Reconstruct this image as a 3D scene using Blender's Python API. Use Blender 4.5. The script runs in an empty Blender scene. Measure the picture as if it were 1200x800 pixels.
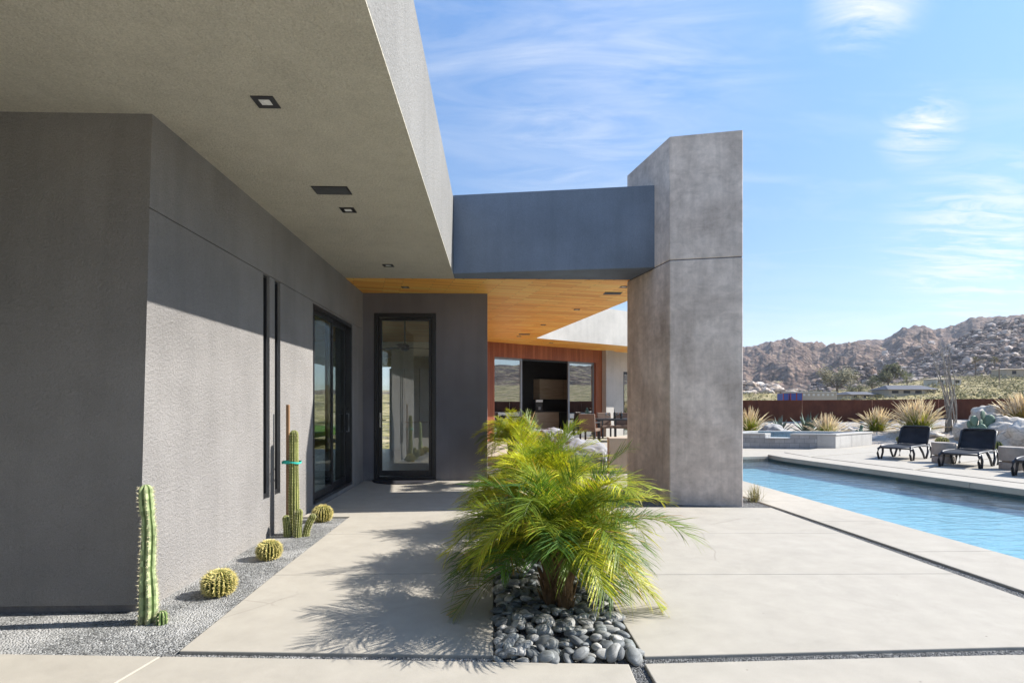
import bpy, bmesh, math, random
from mathutils import Vector, Matrix, noise as mnoise
random.seed(7)
R = math.radians
scn = bpy.context.scene
COL = scn.collection
# ------------------------------------------------------------------ camera frame
H = 1.4; F = 660.0; CX = 600.0; HY = 474.0
TH = math.atan(20.0/660.0); CS, SN = math.cos(TH), math.sin(TH)
def c2w(X, Y, z=0.0): return Vector((X*CS+Y*SN, -X*SN+Y*CS, z))
def w2c(x, y): return (x*CS-y*SN, x*SN+y*CS)
def P(px, py, D): return c2w((px-CX)/F*D, D, H-(py-HY)/F*D)
def PD(px, D, z=0.0): return c2w((px-CX)/F*D, D, z)
def G(px, py, z=0.0):                       # pixel -> point on the horizontal plane z
    D = (H-z)*F/(py-HY); return PD(px, D, z)
def onX(px, x):                             # world y where the sight line of column px meets the plane x
    r = (px-CX)/F; return x*(-r*SN+CS)/(r*CS+SN)
def onY(px, y):
    r = (px-CX)/F; return y*(r*CS+SN)/(-r*SN+CS)
def lerp(a, b, t): return a+(b-a)*t
def sst(a, b, x):
    t = min(1, max(0, (x-a)/(b-a))); return t*t*(3-2*t)
def tab(pts, x):
    if x <= pts[0][0]: return pts[0][1]
    for (a, b), (c, d) in zip(pts, pts[1:]):
        if x <= c: return b+(d-b)*(x-a)/(c-a)
    return pts[-1][1]
# ------------------------------------------------------------------ scene graph helpers
def tag(o, label=None, cat=None, group=None, kind=None):
    if label: o['label'] = label
    if cat: o['category'] = cat
    if group: o['group'] = group
    if kind: o['kind'] = kind
    return o
def thing(name, loc, label, cat, group=None):
    o = bpy.data.objects.new(name, None); COL.objects.link(o)
    o.location = loc; o.empty_display_size = .1
    return tag(o, label, cat, group)
def wl(o):
    v = Vector((0, 0, 0))
    while o: v += o.location; o = o.parent
    return v
KIDS = {}
def copy_tree(o, parent=None):
    c = o.copy(); COL.objects.link(c); c.parent = parent
    for ch in list(o.children): copy_tree(ch, c)
    return c
class MB:
    def __init__(s): s.V=[]; s.F=[]; s.C=[]; s.col=(1,1,1)
    def add(s, vs, fs, col=None):
        n = len(s.V); s.V.extend([tuple(v) for v in vs])
        for f in fs: s.F.append([i+n for i in f]); s.C.append(col or s.col)
        return s
    def box(s, a, b, M=None, col=None):
        x0,y0,z0=a; x1,y1,z1=b
        if x0>x1: x0,x1=x1,x0
        if y0>y1: y0,y1=y1,y0
        if z0>z1: z0,z1=z1,z0
        v=[Vector(p) for p in ((x0,y0,z0),(x1,y0,z0),(x1,y1,z0),(x0,y1,z0),(x0,y0,z1),(x1,y0,z1),(x1,y1,z1),(x0,y1,z1))]
        if M: v=[M@p for p in v]
        return s.add(v,[(0,3,2,1),(4,5,6,7),(0,1,5,4),(1,2,6,5),(2,3,7,6),(3,0,4,7)],col)
    def prism(s, poly, z0, z1, col=None):
        poly=[(p[0],p[1]) for p in poly]
        A=sum(a[0]*b[1]-b[0]*a[1] for a,b in zip(poly, poly[1:]+poly[:1]))
        if A<0: poly=poly[::-1]
        n=len(poly)
        v=[(p[0],p[1],z0) for p in poly]+[(p[0],p[1],z1) for p in poly]
        f=[tuple(range(n-1,-1,-1)),tuple(range(n,2*n))]+[(i,(i+1)%n,n+(i+1)%n,n+i) for i in range(n)]
        return s.add(v,f,col)
    def tube(s, pts, rad, n=6, col=None, caps=True):
        pts=[Vector(p) for p in pts]
        if not isinstance(rad,(list,tuple)): rad=[rad]*len(pts)
        vs=[]; up=None
        for i,p in enumerate(pts):
            d=(pts[min(i+1,len(pts)-1)]-pts[max(i-1,0)])
            d = d.normalized() if d.length>1e-9 else Vector((0,0,1))
            if up is None: up = Vector((0,0,1)) if abs(d.z)<.9 else Vector((1,0,0))
            a=d.cross(up); 
            if a.length<1e-6: a=d.cross(Vector((0,1,0)))
            a.normalize(); b=d.cross(a); up=-b if False else up
            for k in range(n):
                t=2*math.pi*k/n; vs.append(p+(a*math.cos(t)+b*math.sin(t))*rad[i])
        fs=[]
        for i in range(len(pts)-1):
            for k in range(n):
                k2=(k+1)%n; fs.append((i*n+k,(i+1)*n+k,(i+1)*n+k2,i*n+k2))
        if caps:
            fs.append(tuple(range(n))); m=(len(pts)-1)*n; fs.append(tuple(range(m+n-1,m-1,-1)))
        return s.add(vs,fs,col)
    def lathe(s, prof, c=(0,0,0), n=24, col=None, mod=None):
        vs=[]
        for r,z in prof:
            for k in range(n):
                t=2*math.pi*k/n; rr=r*(mod(t) if mod else 1)
                vs.append((c[0]+rr*math.cos(t),c[1]+rr*math.sin(t),c[2]+z))
        fs=[(i*n+k,i*n+(k+1)%n,(i+1)*n+(k+1)%n,(i+1)*n+k) for i in range(len(prof)-1) for k in range(n)]
        m=(len(prof)-1)*n
        fs.append(tuple(range(n-1,-1,-1))); fs.append(tuple(range(m,m+n)))
        return s.add(vs,fs,col)
    def ico(s, c, rad, sub=2, amp=0., freq=1., seed=0, rot=0, col=None, flat=None):
        bm=bmesh.new(); bmesh.ops.create_icosphere(bm,subdivisions=sub,radius=1)
        vs=[]; cr,sr=math.cos(rot),math.sin(rot)
        for v in bm.verts:
            p=v.co.copy()
            if amp:
                q=p*freq+Vector((seed*3.7,seed*1.3,seed*2.1))
                p*=1+amp*mnoise.fractal(q,1.0,2.0,3)
                if flat: p*=1-flat*max(0,mnoise.cell(q*1.3)-.3)*.4
            p=Vector((p.x*rad[0],p.y*rad[1],p.z*rad[2]))
            vs.append((c[0]+p.x*cr-p.y*sr,c[1]+p.x*sr+p.y*cr,c[2]+p.z))
        fs=[tuple(v.index for v in f.verts) for f in bm.faces]; bm.free()
        return s.add(vs,fs,col)
    def build(s, name, mat, parent=None, origin=None, smooth=False, bevel=0, seg=2, sub=0, colors=False):
        me=bpy.data.meshes.new(name)
        o0 = wl(parent) if parent else Vector((0,0,0))
        if origin is not None: o0 = o0+ (Vector(origin)-o0)
        me.from_pydata([(v[0]-o0.x,v[1]-o0.y,v[2]-o0.z) for v in s.V],[],s.F)
        if colors:
            ca=me.color_attributes.new('Col','FLOAT_COLOR','CORNER')
            buf=[]
            for poly,c in zip(me.polygons,s.C):
                for _ in poly.vertices: buf.extend((c[0],c[1],c[2],1))
            ca.data.foreach_set('color',buf)
        me.materials.append(mat)
        if smooth: me.polygons.foreach_set('use_smooth',[True]*len(me.polygons))
        me.update()
        o=bpy.data.objects.new(name,me); COL.objects.link(o)
        if parent:
            o.parent=parent; o.location=o0-wl(parent)
        else: o.location=o0
        if bevel:
            m=o.modifiers.new('bevel','BEVEL'); m.width=bevel; m.segments=seg; m.limit_method='ANGLE'; m.angle_limit=R(40)
        if sub:
            m=o.modifiers.new('sub','SUBSURF'); m.levels=sub; m.render_levels=sub
        return o
def struct(o): o['kind']='structure'; return o
# ------------------------------------------------------------------ materials
class NT:
    def __init__(s,name):
        s.m=bpy.data.materials.new(name); s.m.use_nodes=True; s.t=s.m.node_tree
        s.t.nodes.clear(); s.out=s.n('ShaderNodeOutputMaterial')
    def n(s,typ,**kw):
        d=s.t.nodes.new(typ)
        for k,v in kw.items():
            if k.startswith('i_'):
                d.inputs[k[2:].replace('_',' ')].default_value=v
            else: setattr(d,k,v)
        return d
    def l(s,a,b): s.t.links.new(a,b)
    def pos(s,obj=False):
        return s.n('ShaderNodeTexCoord').outputs['Object'] if obj else s.n('ShaderNodeNewGeometry').outputs['Position']
    def mapping(s,src,scale=(1,1,1),rot=(0,0,0),loc=(0,0,0)):
        m=s.n('ShaderNodeMapping'); m.inputs['Scale'].default_value=scale; m.inputs['Rotation'].default_value=rot; m.inputs['Location'].default_value=loc
        s.l(src,m.inputs['Vector']); return m.outputs['Vector']
    def noise(s,src,scale,detail=4,rough=.55,dist=0):
        d=s.n('ShaderNodeTexNoise'); d.inputs['Scale'].default_value=scale; d.inputs['Detail'].default_value=detail
        d.inputs['Roughness'].default_value=rough; d.inputs['Distortion'].default_value=dist
        s.l(src,d.inputs['Vector']); return d.outputs['Fac']
    def vor(s,src,scale,feature='F1',out='Distance',rnd=1):
        d=s.n('ShaderNodeTexVoronoi',feature=feature); d.inputs['Scale'].default_value=scale
        d.inputs['Randomness'].default_value=rnd
        s.l(src,d.inputs['Vector']); return d.outputs[out]
    def ramp(s,src,stops,interp='LINEAR'):
        d=s.n('ShaderNodeValToRGB'); d.color_ramp.interpolation=interp
        e=d.color_ramp.elements
        while len(e)<len(stops): e.new(.5)
        for el,(p,c) in zip(e,stops):
            el.position=p; el.color=(c[0],c[1],c[2],1) if not isinstance(c,(int,float)) else (c,c,c,1)
        s.l(src,d.inputs['Fac']); return d.outputs['Color']
    def mix(s,fac,a,b,mode='MIX'):
        d=s.n('ShaderNodeMix',data_type='RGBA',blend_type=mode)
        for sock,v in ((d.inputs[0],fac),(d.inputs[6],a),(d.inputs[7],b)):
            if isinstance(v,(int,float)): sock.default_value=v
            elif isinstance(v,tuple): sock.default_value=(v[0],v[1],v[2],1)
            else: s.l(v,sock)
        return d.outputs[2]
    def math(s,op,a,b=None,clamp=False):
        d=s.n('ShaderNodeMath',operation=op,use_clamp=clamp)
        for i,v in enumerate((a,b)):
            if v is None: continue
            if isinstance(v,(int,float)): d.inputs[i].default_value=v
            else: s.l(v,d.inputs[i])
        return d.outputs[0]
    def bump(s,h,strength=.3,dist=.01,normal=None):
        d=s.n('ShaderNodeBump'); d.inputs['Strength'].default_value=strength; d.inputs['Distance'].default_value=dist
        s.l(h,d.inputs['Height'])
        if normal: s.l(normal,d.inputs['Normal'])
        return d.outputs['Normal']
    def bsdf(s,col,rough=.8,spec=.3,metal=0,normal=None,**kw):
        d=s.n('ShaderNodeBsdfPrincipled')
        if isinstance(col,tuple): d.inputs['Base Color'].default_value=(col[0],col[1],col[2],1)
        else: s.l(col,d.inputs['Base Color'])
        if isinstance(rough,(int,float)): d.inputs['Roughness'].default_value=rough
        else: s.l(rough,d.inputs['Roughness'])
        d.inputs['Specular IOR Level'].default_value=spec; d.inputs['Metallic'].default_value=metal
        if normal: s.l(normal,d.inputs['Normal'])
        s.l(d.outputs[0],s.out.inputs['Surface']); s.b=d
        return s.m
    def attr(s): return s.n('ShaderNodeVertexColor',layer_name='Col').outputs['Color']
def schlick(n,f0,normal=None):
    lw=n.n('ShaderNodeLayerWeight'); lw.inputs['Blend'].default_value=.5
    if normal: n.l(normal,lw.inputs['Normal'])
    return n.math('ADD',n.math('MULTIPLY',n.math('POWER',lw.outputs['Facing'],5.),1-f0),f0,True)
def stucco(name,col,grain=170.,bs=.55,dist=.006,var=.17):
    n=NT(name); p=n.pos()
    a=n.noise(p,grain,3,.6); b=n.noise(p,.7,4,.6); c=n.noise(p,grain*.35,2,.5)
    k=n.ramp(b,[(.3,1-var),(.7,1+var)])
    cc=n.mix(1.0,col,k,'MULTIPLY')
    g=n.ramp(a,[(.3,.78),(.7,1.15)])
    cc=n.mix(.8,cc,g,'MULTIPLY')
    sz=n.n('ShaderNodeSeparateXYZ'); n.l(p,sz.inputs[0])
    du=n.math('MULTIPLY',n.ramp(n.math('ADD',sz.outputs[2],n.math('MULTIPLY',b,.5)),[(.18,.5),(.5,0.)]),n.ramp(n.noise(p,5,5,.7),[(.35,0.),(.65,1.)]))
    cc=n.mix(du,cc,(.34,.31,.27))
    rn=n.noise(n.mapping(p,(5,5,.5)),1.,4,.6); cc=n.mix(.35,cc,n.ramp(rn,[(.35,.84),(.55,1.04)]),'MULTIPLY')
    h=n.math('ADD',a,c)
    return n.bsdf(cc,.92,.15,normal=n.bump(h,bs,dist))
def simple(name,col,rough=.6,spec=.4,metal=0,var=.1,scale=6.,bumpk=0,bscale=60.):
    n=NT(name); p=n.pos(True)
    k=n.ramp(n.noise(p,scale,5,.6),[(.25,1-var),(.75,1+var)])
    cc=n.mix(1.0,col,k,'MULTIPLY')
    rr=n.ramp(n.noise(p,scale*2.3,3),[(.3,max(0,rough-.08)),(.7,min(1,rough+.08))])
    nm=n.bump(n.noise(p,bscale,4,.6),bumpk,.01) if bumpk else None
    return n.bsdf(cc,rr,spec,metal,nm)
def leafmat(name,transl=.35,rough=.5,spec=.35):
    n=NT(name); a=n.attr()
    p=n.pos(True)
    c=n.mix(1.,a,n.ramp(n.noise(p,9,3),[(.3,.8),(.7,1.2)]),'MULTIPLY')
    b=n.n('ShaderNodeBsdfPrincipled'); n.l(c,b.inputs['Base Color']); b.inputs['Roughness'].default_value=rough
    b.inputs['Specular IOR Level'].default_value=spec
    t=n.n('ShaderNodeBsdfTranslucent'); n.l(n.mix(1.,c,(1.25,1.15,.6),'MULTIPLY'),t.inputs['Color'])
    m=n.n('ShaderNodeMixShader'); m.inputs[0].default_value=transl
    n.l(b.outputs[0],m.inputs[1]); n.l(t.outputs[0],m.inputs[2]); n.l(m.outputs[0],n.out.inputs['Surface'])
    return n.m
def glassmat(name,tint=(.75,.8,.78),base=.1,gain=1.0,rough=0.0):
    n=NT(name)
    t=n.n('ShaderNodeBsdfTransparent'); t.inputs['Color'].default_value=(*tint,1)
    g=n.n('ShaderNodeBsdfGlossy'); g.inputs['Roughness'].default_value=rough; g.inputs['Color'].default_value=(.95,.97,.97,1)
    f=schlick(n,base+.04)
    m=n.n('ShaderNodeMixShader'); n.l(f,m.inputs[0]); n.l(t.outputs[0],m.inputs[1]); n.l(g.outputs[0],m.inputs[2])
    n.l(m.outputs[0],n.out.inputs['Surface']); return n.m
M={}
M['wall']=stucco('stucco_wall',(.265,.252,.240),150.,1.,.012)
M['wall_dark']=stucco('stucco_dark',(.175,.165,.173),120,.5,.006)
M['soffit']=stucco('stucco_soffit_bounce_lit',(.52,.485,.40),90,1.,.014,.07)  # house stucco lightened and warmed, ground bounce put into its colour
M['fascia']=stucco('stucco_fascia',(.225,.22,.208),90,1.,.012,.08)
M['beam']=stucco('stucco_beam_sky_shade',(.155,.188,.238),100,.4,.005,.2)  # house stucco darkened and blued, sky-lit shade put into its colour
M['white_stucco']=stucco('stucco_pale',(.44,.42,.385),120,.3,.004)
def concrete_plaster():
    n=NT('plaster_column'); p=n.pos()
    a=n.noise(p,1.3,6,.62,.6); b=n.noise(n.mapping(p,(5,5,.9)),1.0,5,.6,.4); c=n.noise(p,9,5,.65,.3)
    col=n.ramp(a,[(.3,(.42,.345,.292)),(.5,(.555,.467,.402)),(.72,(.70,.60,.525))])
    col=n.mix(.6,col,n.ramp(b,[(.3,.72),(.65,1.15)]),'MULTIPLY')
    st=n.noise(n.mapping(p,(9,9,.35)),1.2,4,.6,.2); col=n.mix(.22,col,n.ramp(st,[(.32,.7),(.5,1.05)]),'MULTIPLY')
    tr=n.noise(n.mapping(p,(1.2,1.2,2.2),(R(25),R(15),0)),2.6,5,.68,1.4); col=n.mix(.32,col,n.ramp(tr,[(.36,.72),(.5,1.04),(.66,1.22)]),'MULTIPLY')
    col=n.mix(.6,col,n.ramp(c,[(.3,.8),(.7,1.2)]),'MULTIPLY')
    # roughness follows the broad mottling
    return n.bsdf(col,n.ramp(a,[(.3,.55),(.7,.8)]),.3,normal=n.bump(c,.12,.01))
M['plaster']=concrete_plaster()
def slabmat():
    n=NT('concrete_paving'); p=n.pos()
    a=n.noise(p,.55,5,.6,.3); b=n.noise(p,4.5,5,.65); c=n.noise(p,220,2,.5); dv=n.n('ShaderNodeTexVoronoi',feature='F1'); dv.inputs['Scale'].default_value=6.; n.l(p,dv.inputs['Vector']); d=dv.outputs['Distance']; dsp=n.n('ShaderNodeSeparateColor'); n.l(dv.outputs['Color'],dsp.inputs[0])
    col=n.ramp(a,[(.3,(.362,.330,.276)),(.7,(.386,.354,.298))])
    col=n.mix(.55,col,n.ramp(b,[(.28,.84),(.7,1.1)]),'MULTIPLY')
    col=n.mix(.35,col,n.ramp(c,[(.3,.75),(.65,1.12)]),'MULTIPLY')
    col=n.mix(n.math('MULTIPLY',n.ramp(d,[(.025,.8),(.045,0.)]),n.ramp(dsp.outputs[0],[(.62,0.),(.66,1.)])),col,(.10,.08,.07))
    stn=n.noise(p,1.7,6,.72,1.); col=n.mix(.3,col,n.ramp(stn,[(.34,.80),(.46,1.0),(.75,1.05)]),'MULTIPLY')
    ck=n.n('ShaderNodeTexVoronoi',feature='DISTANCE_TO_EDGE'); ck.inputs['Scale'].default_value=.42; n.l(n.mix(.12,p,n.noise(p,2.5,5,.6)),ck.inputs['Vector']); ckm=n.ramp(n.noise(p,.6,2),[(.55,0.),(.62,.35)]); col=n.mix(n.math('MULTIPLY',n.ramp(ck.outputs['Distance'],[(.0012,1.),(.003,0.)]),ckm),col,(.15,.13,.11))
    return n.bsdf(col,.85,.25,normal=n.bump(c,.25,.003))
M['slab']=slabmat()
def gravelmat(name,lo,hi,scale=85.,dusty=True):
    n=NT(name); p=n.pos()
    v=n.n('ShaderNodeTexVoronoi',feature='F1'); v.inputs['Scale'].default_value=scale; n.l(p,v.inputs['Vector'])
    rnd=n.n('ShaderNodeSeparateColor'); n.l(v.outputs['Color'],rnd.inputs[0])
    col=n.ramp(rnd.outputs[0],[(.0,lo),(.6,hi),(1.,tuple(min(.8,x*1.5) for x in hi))])
    if dusty:
        a=n.noise(p,2.2,4,.6,.5)
        col=n.mix(n.ramp(a,[(.45,0.),(.6,.75)]),col,(.42,.41,.39))
        a2=n.noise(p,1.1,3,.6,.8); col=n.mix(n.ramp(a2,[(.55,0.),(.7,.45)]),col,(.10,.095,.085))
    h=n.math('SUBTRACT',1.0,v.outputs['Distance'])
    return n.bsdf(col,.9,.2,normal=n.bump(h,1.,.012))
M['gravel']=gravelmat('grey_gravel',(.07,.07,.068),(.24,.24,.23))
M['gravel_dark']=gravelmat('dark_gravel',(.035,.035,.035),(.15,.15,.145),80,False)
M['soil']=gravelmat('desert_soil',(.26,.21,.16),(.40,.34,.27),25)
M['stones']=None
def colmat(name,rough=.7,spec=.3,bumpk=.0,bscale=40.):
    n=NT(name); a=n.attr(); p=n.pos(True)
    c=n.mix(1.,a,n.ramp(n.noise(p,bscale*.3,4),[(.3,.85),(.7,1.15)]),'MULTIPLY')
    nm=n.bump(n.noise(p,bscale,4),bumpk,.01) if bumpk else None
    return n.bsdf(c,rough,spec,normal=nm)
M['stones']=colmat('loose_stones',.8)
def pebblemat():
    n=NT('river_pebble'); oi=n.n('ShaderNodeObjectInfo').outputs['Random']; p=n.pos(True)
    c=n.ramp(oi,[(0,(.085,.09,.092)),(.3,(.18,.19,.19)),(.6,(.30,.295,.275)),(.8,(.23,.245,.235)),(.93,(.42,.40,.365)),(1,(.56,.535,.49))])
    band=n.noise(n.mapping(p,(6,6,40)),2.,3,.6,.6)
    c=n.mix(.85,c,n.ramp(band,[(.35,.55),(.55,1.),(.68,1.7)]),'MULTIPLY')
    sp=n.noise(p,160,2)
    c=n.mix(.4,c,n.ramp(sp,[(.35,.7),(.65,1.2)]),'MULTIPLY')
    return n.bsdf(c,.6,.3,normal=n.bump(sp,.1,.002))
M['pebble']=pebblemat()
def woodceil():
    n=NT('cedar_ceiling'); p=n.pos()
    q=n.mapping(p,(1,1,1),(0,0,R(-14)))
    br=n.n('ShaderNodeTexBrick'); br.offset=.37; br.inputs['Scale'].default_value=1.
    br.inputs['Brick Width'].default_value=.8; br.inputs['Row Height'].default_value=.10; br.inputs['Mortar Size'].default_value=.0035
    br.inputs['Mortar Smooth'].default_value=.3; br.inputs['Bias'].default_value=0
    br.inputs['Color1'].default_value=(0,0,0,1); br.inputs['Color2'].default_value=(1,1,1,1); br.inputs['Mortar'].default_value=(.5,.5,.5,1)
    n.l(q,br.inputs['Vector'])
    tone=n.ramp(br.outputs['Color'],[(0,(.82,.345,.052)),(.5,(1.,.48,.085)),(1,(1.,.62,.155))])
    g=n.noise(n.mapping(q,(2.2,42,1)),1.6,5,.62,.5)
    c=n.mix(.75,tone,n.ramp(g,[(.3,.82),(.7,1.12)]),'MULTIPLY')
    c=n.mix(n.math('MULTIPLY',br.outputs['Fac'],.75),c,(.12,.05,.015))
    return n.bsdf(c,.45,.4,normal=n.bump(br.outputs['Fac'],-.4,.004))
M['cedar']=woodceil()
def cladmat():
    n=NT('red_cedar_cladding'); p=n.pos()
    sx=n.n('ShaderNodeSeparateXYZ'); n.l(p,sx.inputs[0])
    u=n.math('ADD',n.math('MULTIPLY',sx.outputs[0],.806),n.math('MULTIPLY',sx.outputs[1],.592))
    cell=n.math('FLOOR',n.math('MULTIPLY',u,9.))
    fr=n.math('FRACT',n.math('MULTIPLY',u,9.))
    wn=n.n('ShaderNodeTexWhiteNoise',noise_dimensions='1D'); n.l(cell,wn.inputs['W'])
    c=n.ramp(wn.outputs['Value'],[(0,(.26,.075,.03)),(1,(.40,.135,.055))])
    g=n.noise(n.mapping(p,(14,14,1.2)),2.,5,.6)
    c=n.mix(.6,c,n.ramp(g,[(.3,.5),(.7,.9)]),'MULTIPLY')
    gap=n.ramp(fr,[(.0,1.),(.06,0.)])
    c=n.mix(gap,c,(.04,.015,.008))
    return n.bsdf(c,.5,.35)
M['clad']=cladmat()
M['black_metal']=simple('black_aluminium',(.018,.018,.02),.35,.5,0,.2)
M['grey_metal']=simple('grey_aluminium',(.22,.23,.24),.4,.5,.3,.1)
M['steel']=simple('stainless_steel',(.5,.5,.5),.3,.5,1.,.08)
M['glass']=glassmat('window_glass',(.72,.77,.75),.10,1.)
M['glass_dark']=glassmat('door_glass',(.93,.95,.94),.07,1.)
M['glass_mirror']=glassmat('tinted_glass',(.35,.4,.4),.32,1.)
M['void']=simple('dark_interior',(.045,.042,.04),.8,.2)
M['int_wall']=simple('interior_wall',(.74,.71,.66),.8,.2)
M['int_floor']=simple('interior_floor',(.62,.59,.54),.35,.4)
M['oak']=None
def woodgrain(name,a,b,axis=(1.2,1.2,22),rough=.5):
    n=NT(name); p=n.pos()
    g=n.noise(n.mapping(p,axis),1.5,5,.6,.6)
    return n.bsdf(n.ramp(g,[(.3,a),(.7,b)]),rough,.35)
M['oak']=woodgrain('light_oak',(.40,.29,.18),(.60,.47,.33))
M['stakewood']=woodgrain('stake_wood',(.20,.11,.055),(.34,.20,.10),(20,20,1.5))
M['white_paint']=simple('white_paint',(.7,.69,.66),.5,.4,0,.05)
M['rug']=simple('dark_rug',(.035,.035,.04),.95,.1,0,.3,60)
M['corten']=None
def corten():
    n=NT('weathering_steel'); p=n.pos()
    a=n.noise(p,.9,6,.65,.4); b=n.noise(n.mapping(p,(3,3,.6)),1.6,5,.65); c=n.noise(p,30,4,.6)
    col=n.ramp(a,[(.3,(.085,.030,.020)),(.55,(.145,.050,.028)),(.75,(.21,.078,.042))])
    col=n.mix(.6,col,n.ramp(b,[(.3,.65),(.7,1.2)]),'MULTIPLY')
    col=n.mix(.35,col,n.ramp(c,[(.3,.7),(.7,1.2)]),'MULTIPLY')
    return n.bsdf(col,.8,.25,normal=n.bump(c,.1,.01))
M['corten']=corten()
def rockmat(name,a,b,c):
    n=NT(name); p=n.pos(True)
    x=n.noise(p,1.6,7,.65,.5); y=n.noise(p,14,5,.65); z=n.vor(n.mapping(p,(1,1,1.6)),2.2,'DISTANCE_TO_EDGE')
    col=n.ramp(x,[(.3,a),(.5,b),(.7,c)])
    col=n.mix(.6,col,n.ramp(y,[(.3,.65),(.7,1.2)]),'MULTIPLY')
    col=n.mix(n.ramp(z,[(.0,.5),(.03,0.)]),col,(.12,.10,.08))
    h=n.math('ADD',x,n.math('MULTIPLY',y,.4))
    return n.bsdf(col,.9,.2,normal=n.bump(h,.45,.05))
M['rock_pale']=rockmat('pale_granite',(.42,.36,.29),(.57,.51,.43),(.68,.63,.55))
M['rock_grey']=rockmat('grey_granite',(.19,.18,.17),(.32,.31,.30),(.44,.43,.41))
def mountain():
    n=NT('rocky_desert_slope'); p=n.pos(); cd=n.n('ShaderNodeSeparateXYZ'); n.l(p,cd.inputs[0])
    big=n.noise(p,.012,6,.62,.4); mid=n.noise(p,.09,6,.65,.3); 
    v=n.n('ShaderNodeTexVoronoi',feature='F1'); v.inputs['Scale'].default_value=.22; n.l(p,v.inputs['Vector'])
    sc=n.n('ShaderNodeSeparateColor'); n.l(v.outputs['Color'],sc.inputs[0])
    col=n.ramp(mid,[(.28,(.048,.033,.028)),(.5,(.130,.088,.068)),(.72,(.31,.226,.165))])
    col=n.mix(.55,col,n.ramp(big,[(.3,.62),(.68,1.25)]),'MULTIPLY')
    col=n.mix(.5,col,n.ramp(sc.outputs[0],[(0.,.5),(.5,.95),(1.,1.45)]),'MULTIPLY')
    shr=n.vor(p,.35,'F1'); 
    col=n.mix(n.ramp(shr,[(.20,.75),(.30,0.)]),col,(.055,.05,.03))
    # flatter valley floor: sandy with dry scrub
    zz=n.n('ShaderNodeSeparateXYZ'); n.l(n.n('ShaderNodeNewGeometry').outputs['True Normal'],zz.inputs[0])
    sc2=n.noise(p,.35,5,.7); scr=n.ramp(sc2,[(.42,(.40,.32,.20)),(.52,(.30,.25,.11)),(.62,(.13,.125,.05))])
    fl=n.ramp(zz.outputs[2],[(.968,0.),(.99,1.)])
    col=n.mix(fl,col,scr)
    h=n.math('ADD',n.math('MULTIPLY',v.outputs['Distance'],-1.),n.math('MULTIPLY',mid,1.5))
    return n.bsdf(col,.95,.1,normal=n.bump(h,.9,2.2))
M['mountain']=mountain()
M['boulder_field']=colmat('boulder_stone',.9,.15,.4,2.)
M['leaf']=leafmat('leaf',.38,.45,.3); M['leaf_dull']=leafmat('leaf_dull',.15,.75,.1)
M['plant_col']=colmat('cactus_flesh',.6,.25)
M['spine']=simple('spines',(.62,.56,.36),.7,.2)
M['spine_gold']=simple('golden_spines',(.66,.56,.22),.7,.2)
M['trunk']=simple('fibrous_trunk',(.16,.10,.055),.9,.1,0,.4,30,.6,50)
M['bark']=simple('bark',(.17,.13,.10),.9,.1,0,.3,10)
M['dead_stem']=simple('weathered_stem',(.26,.235,.205),.85,.15,0,.3,12)
M['resin']=simple('charcoal_resin',(.026,.027,.031),.42,.45,0,.15)
M['sling']=None
def sling():
    n=NT('black_sling_mesh'); p=n.pos(True)
    w=n.noise(n.mapping(p,(60,60,60)),3.,2); f=n.noise(p,5,3)
    return n.bsdf(n.ramp(f,[(.3,(.018,.019,.023)),(.7,(.030,.032,.037))]),.65,.15,normal=n.bump(w,.3,.003))
M['sling']=sling()
M['stoolc']=simple('cast_concrete',(.34,.30,.26),.85,.2,0,.18,7,.15,60)
M['tile']=None
def tile():
    n=NT('grey_spa_tile'); p=n.pos()
    sx=n.n('ShaderNodeSeparateXYZ'); n.l(p,sx.inputs[0]); cb=n.n('ShaderNodeCombineXYZ')
    n.l(n.math('SUBTRACT',n.math('MULTIPLY',sx.outputs[0],.98),n.math('MULTIPLY',sx.outputs[1],.18)),cb.inputs[0]); n.l(sx.outputs[2],cb.inputs[1])
    br=n.n('ShaderNodeTexBrick'); br.inputs['Scale'].default_value=1; br.inputs['Brick Width'].default_value=.3; br.inputs['Row Height'].default_value=.15
    br.inputs['Mortar Size'].default_value=.006; br.inputs['Color1'].default_value=(.24,.235,.23,1); br.inputs['Color2'].default_value=(.34,.335,.33,1); br.inputs['Mortar'].default_value=(.16,.16,.16,1)
    n.l(cb.outputs[0],br.inputs['Vector'])
    return n.bsdf(n.mix(.5,br.outputs['Color'],n.ramp(n.noise(p,6,4),[(.3,.8),(.7,1.2)]),'MULTIPLY'),.6,.35)
M['tile']=tile()
M['spa_cap']=stucco('spa_concrete',(.40,.385,.36),90,.2,.003)
M['pool_plaster']=simple('pool_plaster',(.25,.41,.45),.8,.2,0,.08,2)
def water(name,tint,scale=1.):
    n=NT(name); p=n.pos()
    w=n.noise(n.mapping(p,(1.1*scale,3.2*scale,1),(0,0,R(-14))),2.1,4,.55,.5)
    w2=n.noise(n.mapping(p,(1.*scale,2.2*scale,1),(0,0,R(20))),7.5,3,.5,.3)
    nm=n.bump(n.math('ADD',w,n.math('MULTIPLY',w2,.3)),.30,.045)
    t=n.n('ShaderNodeBsdfTransparent'); t.inputs['Color'].default_value=(*tint,1)
    g=n.n('ShaderNodeBsdfGlossy'); g.inputs['Roughness'].default_value=.02; n.l(nm,g.inputs['Normal'])
    m=n.n('ShaderNodeMixShader'); n.l(schlick(n,.02,nm),m.inputs[0]); n.l(t.outputs[0],m.inputs[1]); n.l(g.outputs[0],m.inputs[2])
    n.l(m.outputs[0],n.out.inputs['Surface']); return n.m
M['water']=water('pool_water',(.72,.89,.95))
M['cushion']=simple('grey_fabric',(.27,.27,.285),.9,.15,0,.12,8,.3,9)
M['tan_block']=stucco('tan_block',(.50,.41,.32),90,.3,.004)
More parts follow.
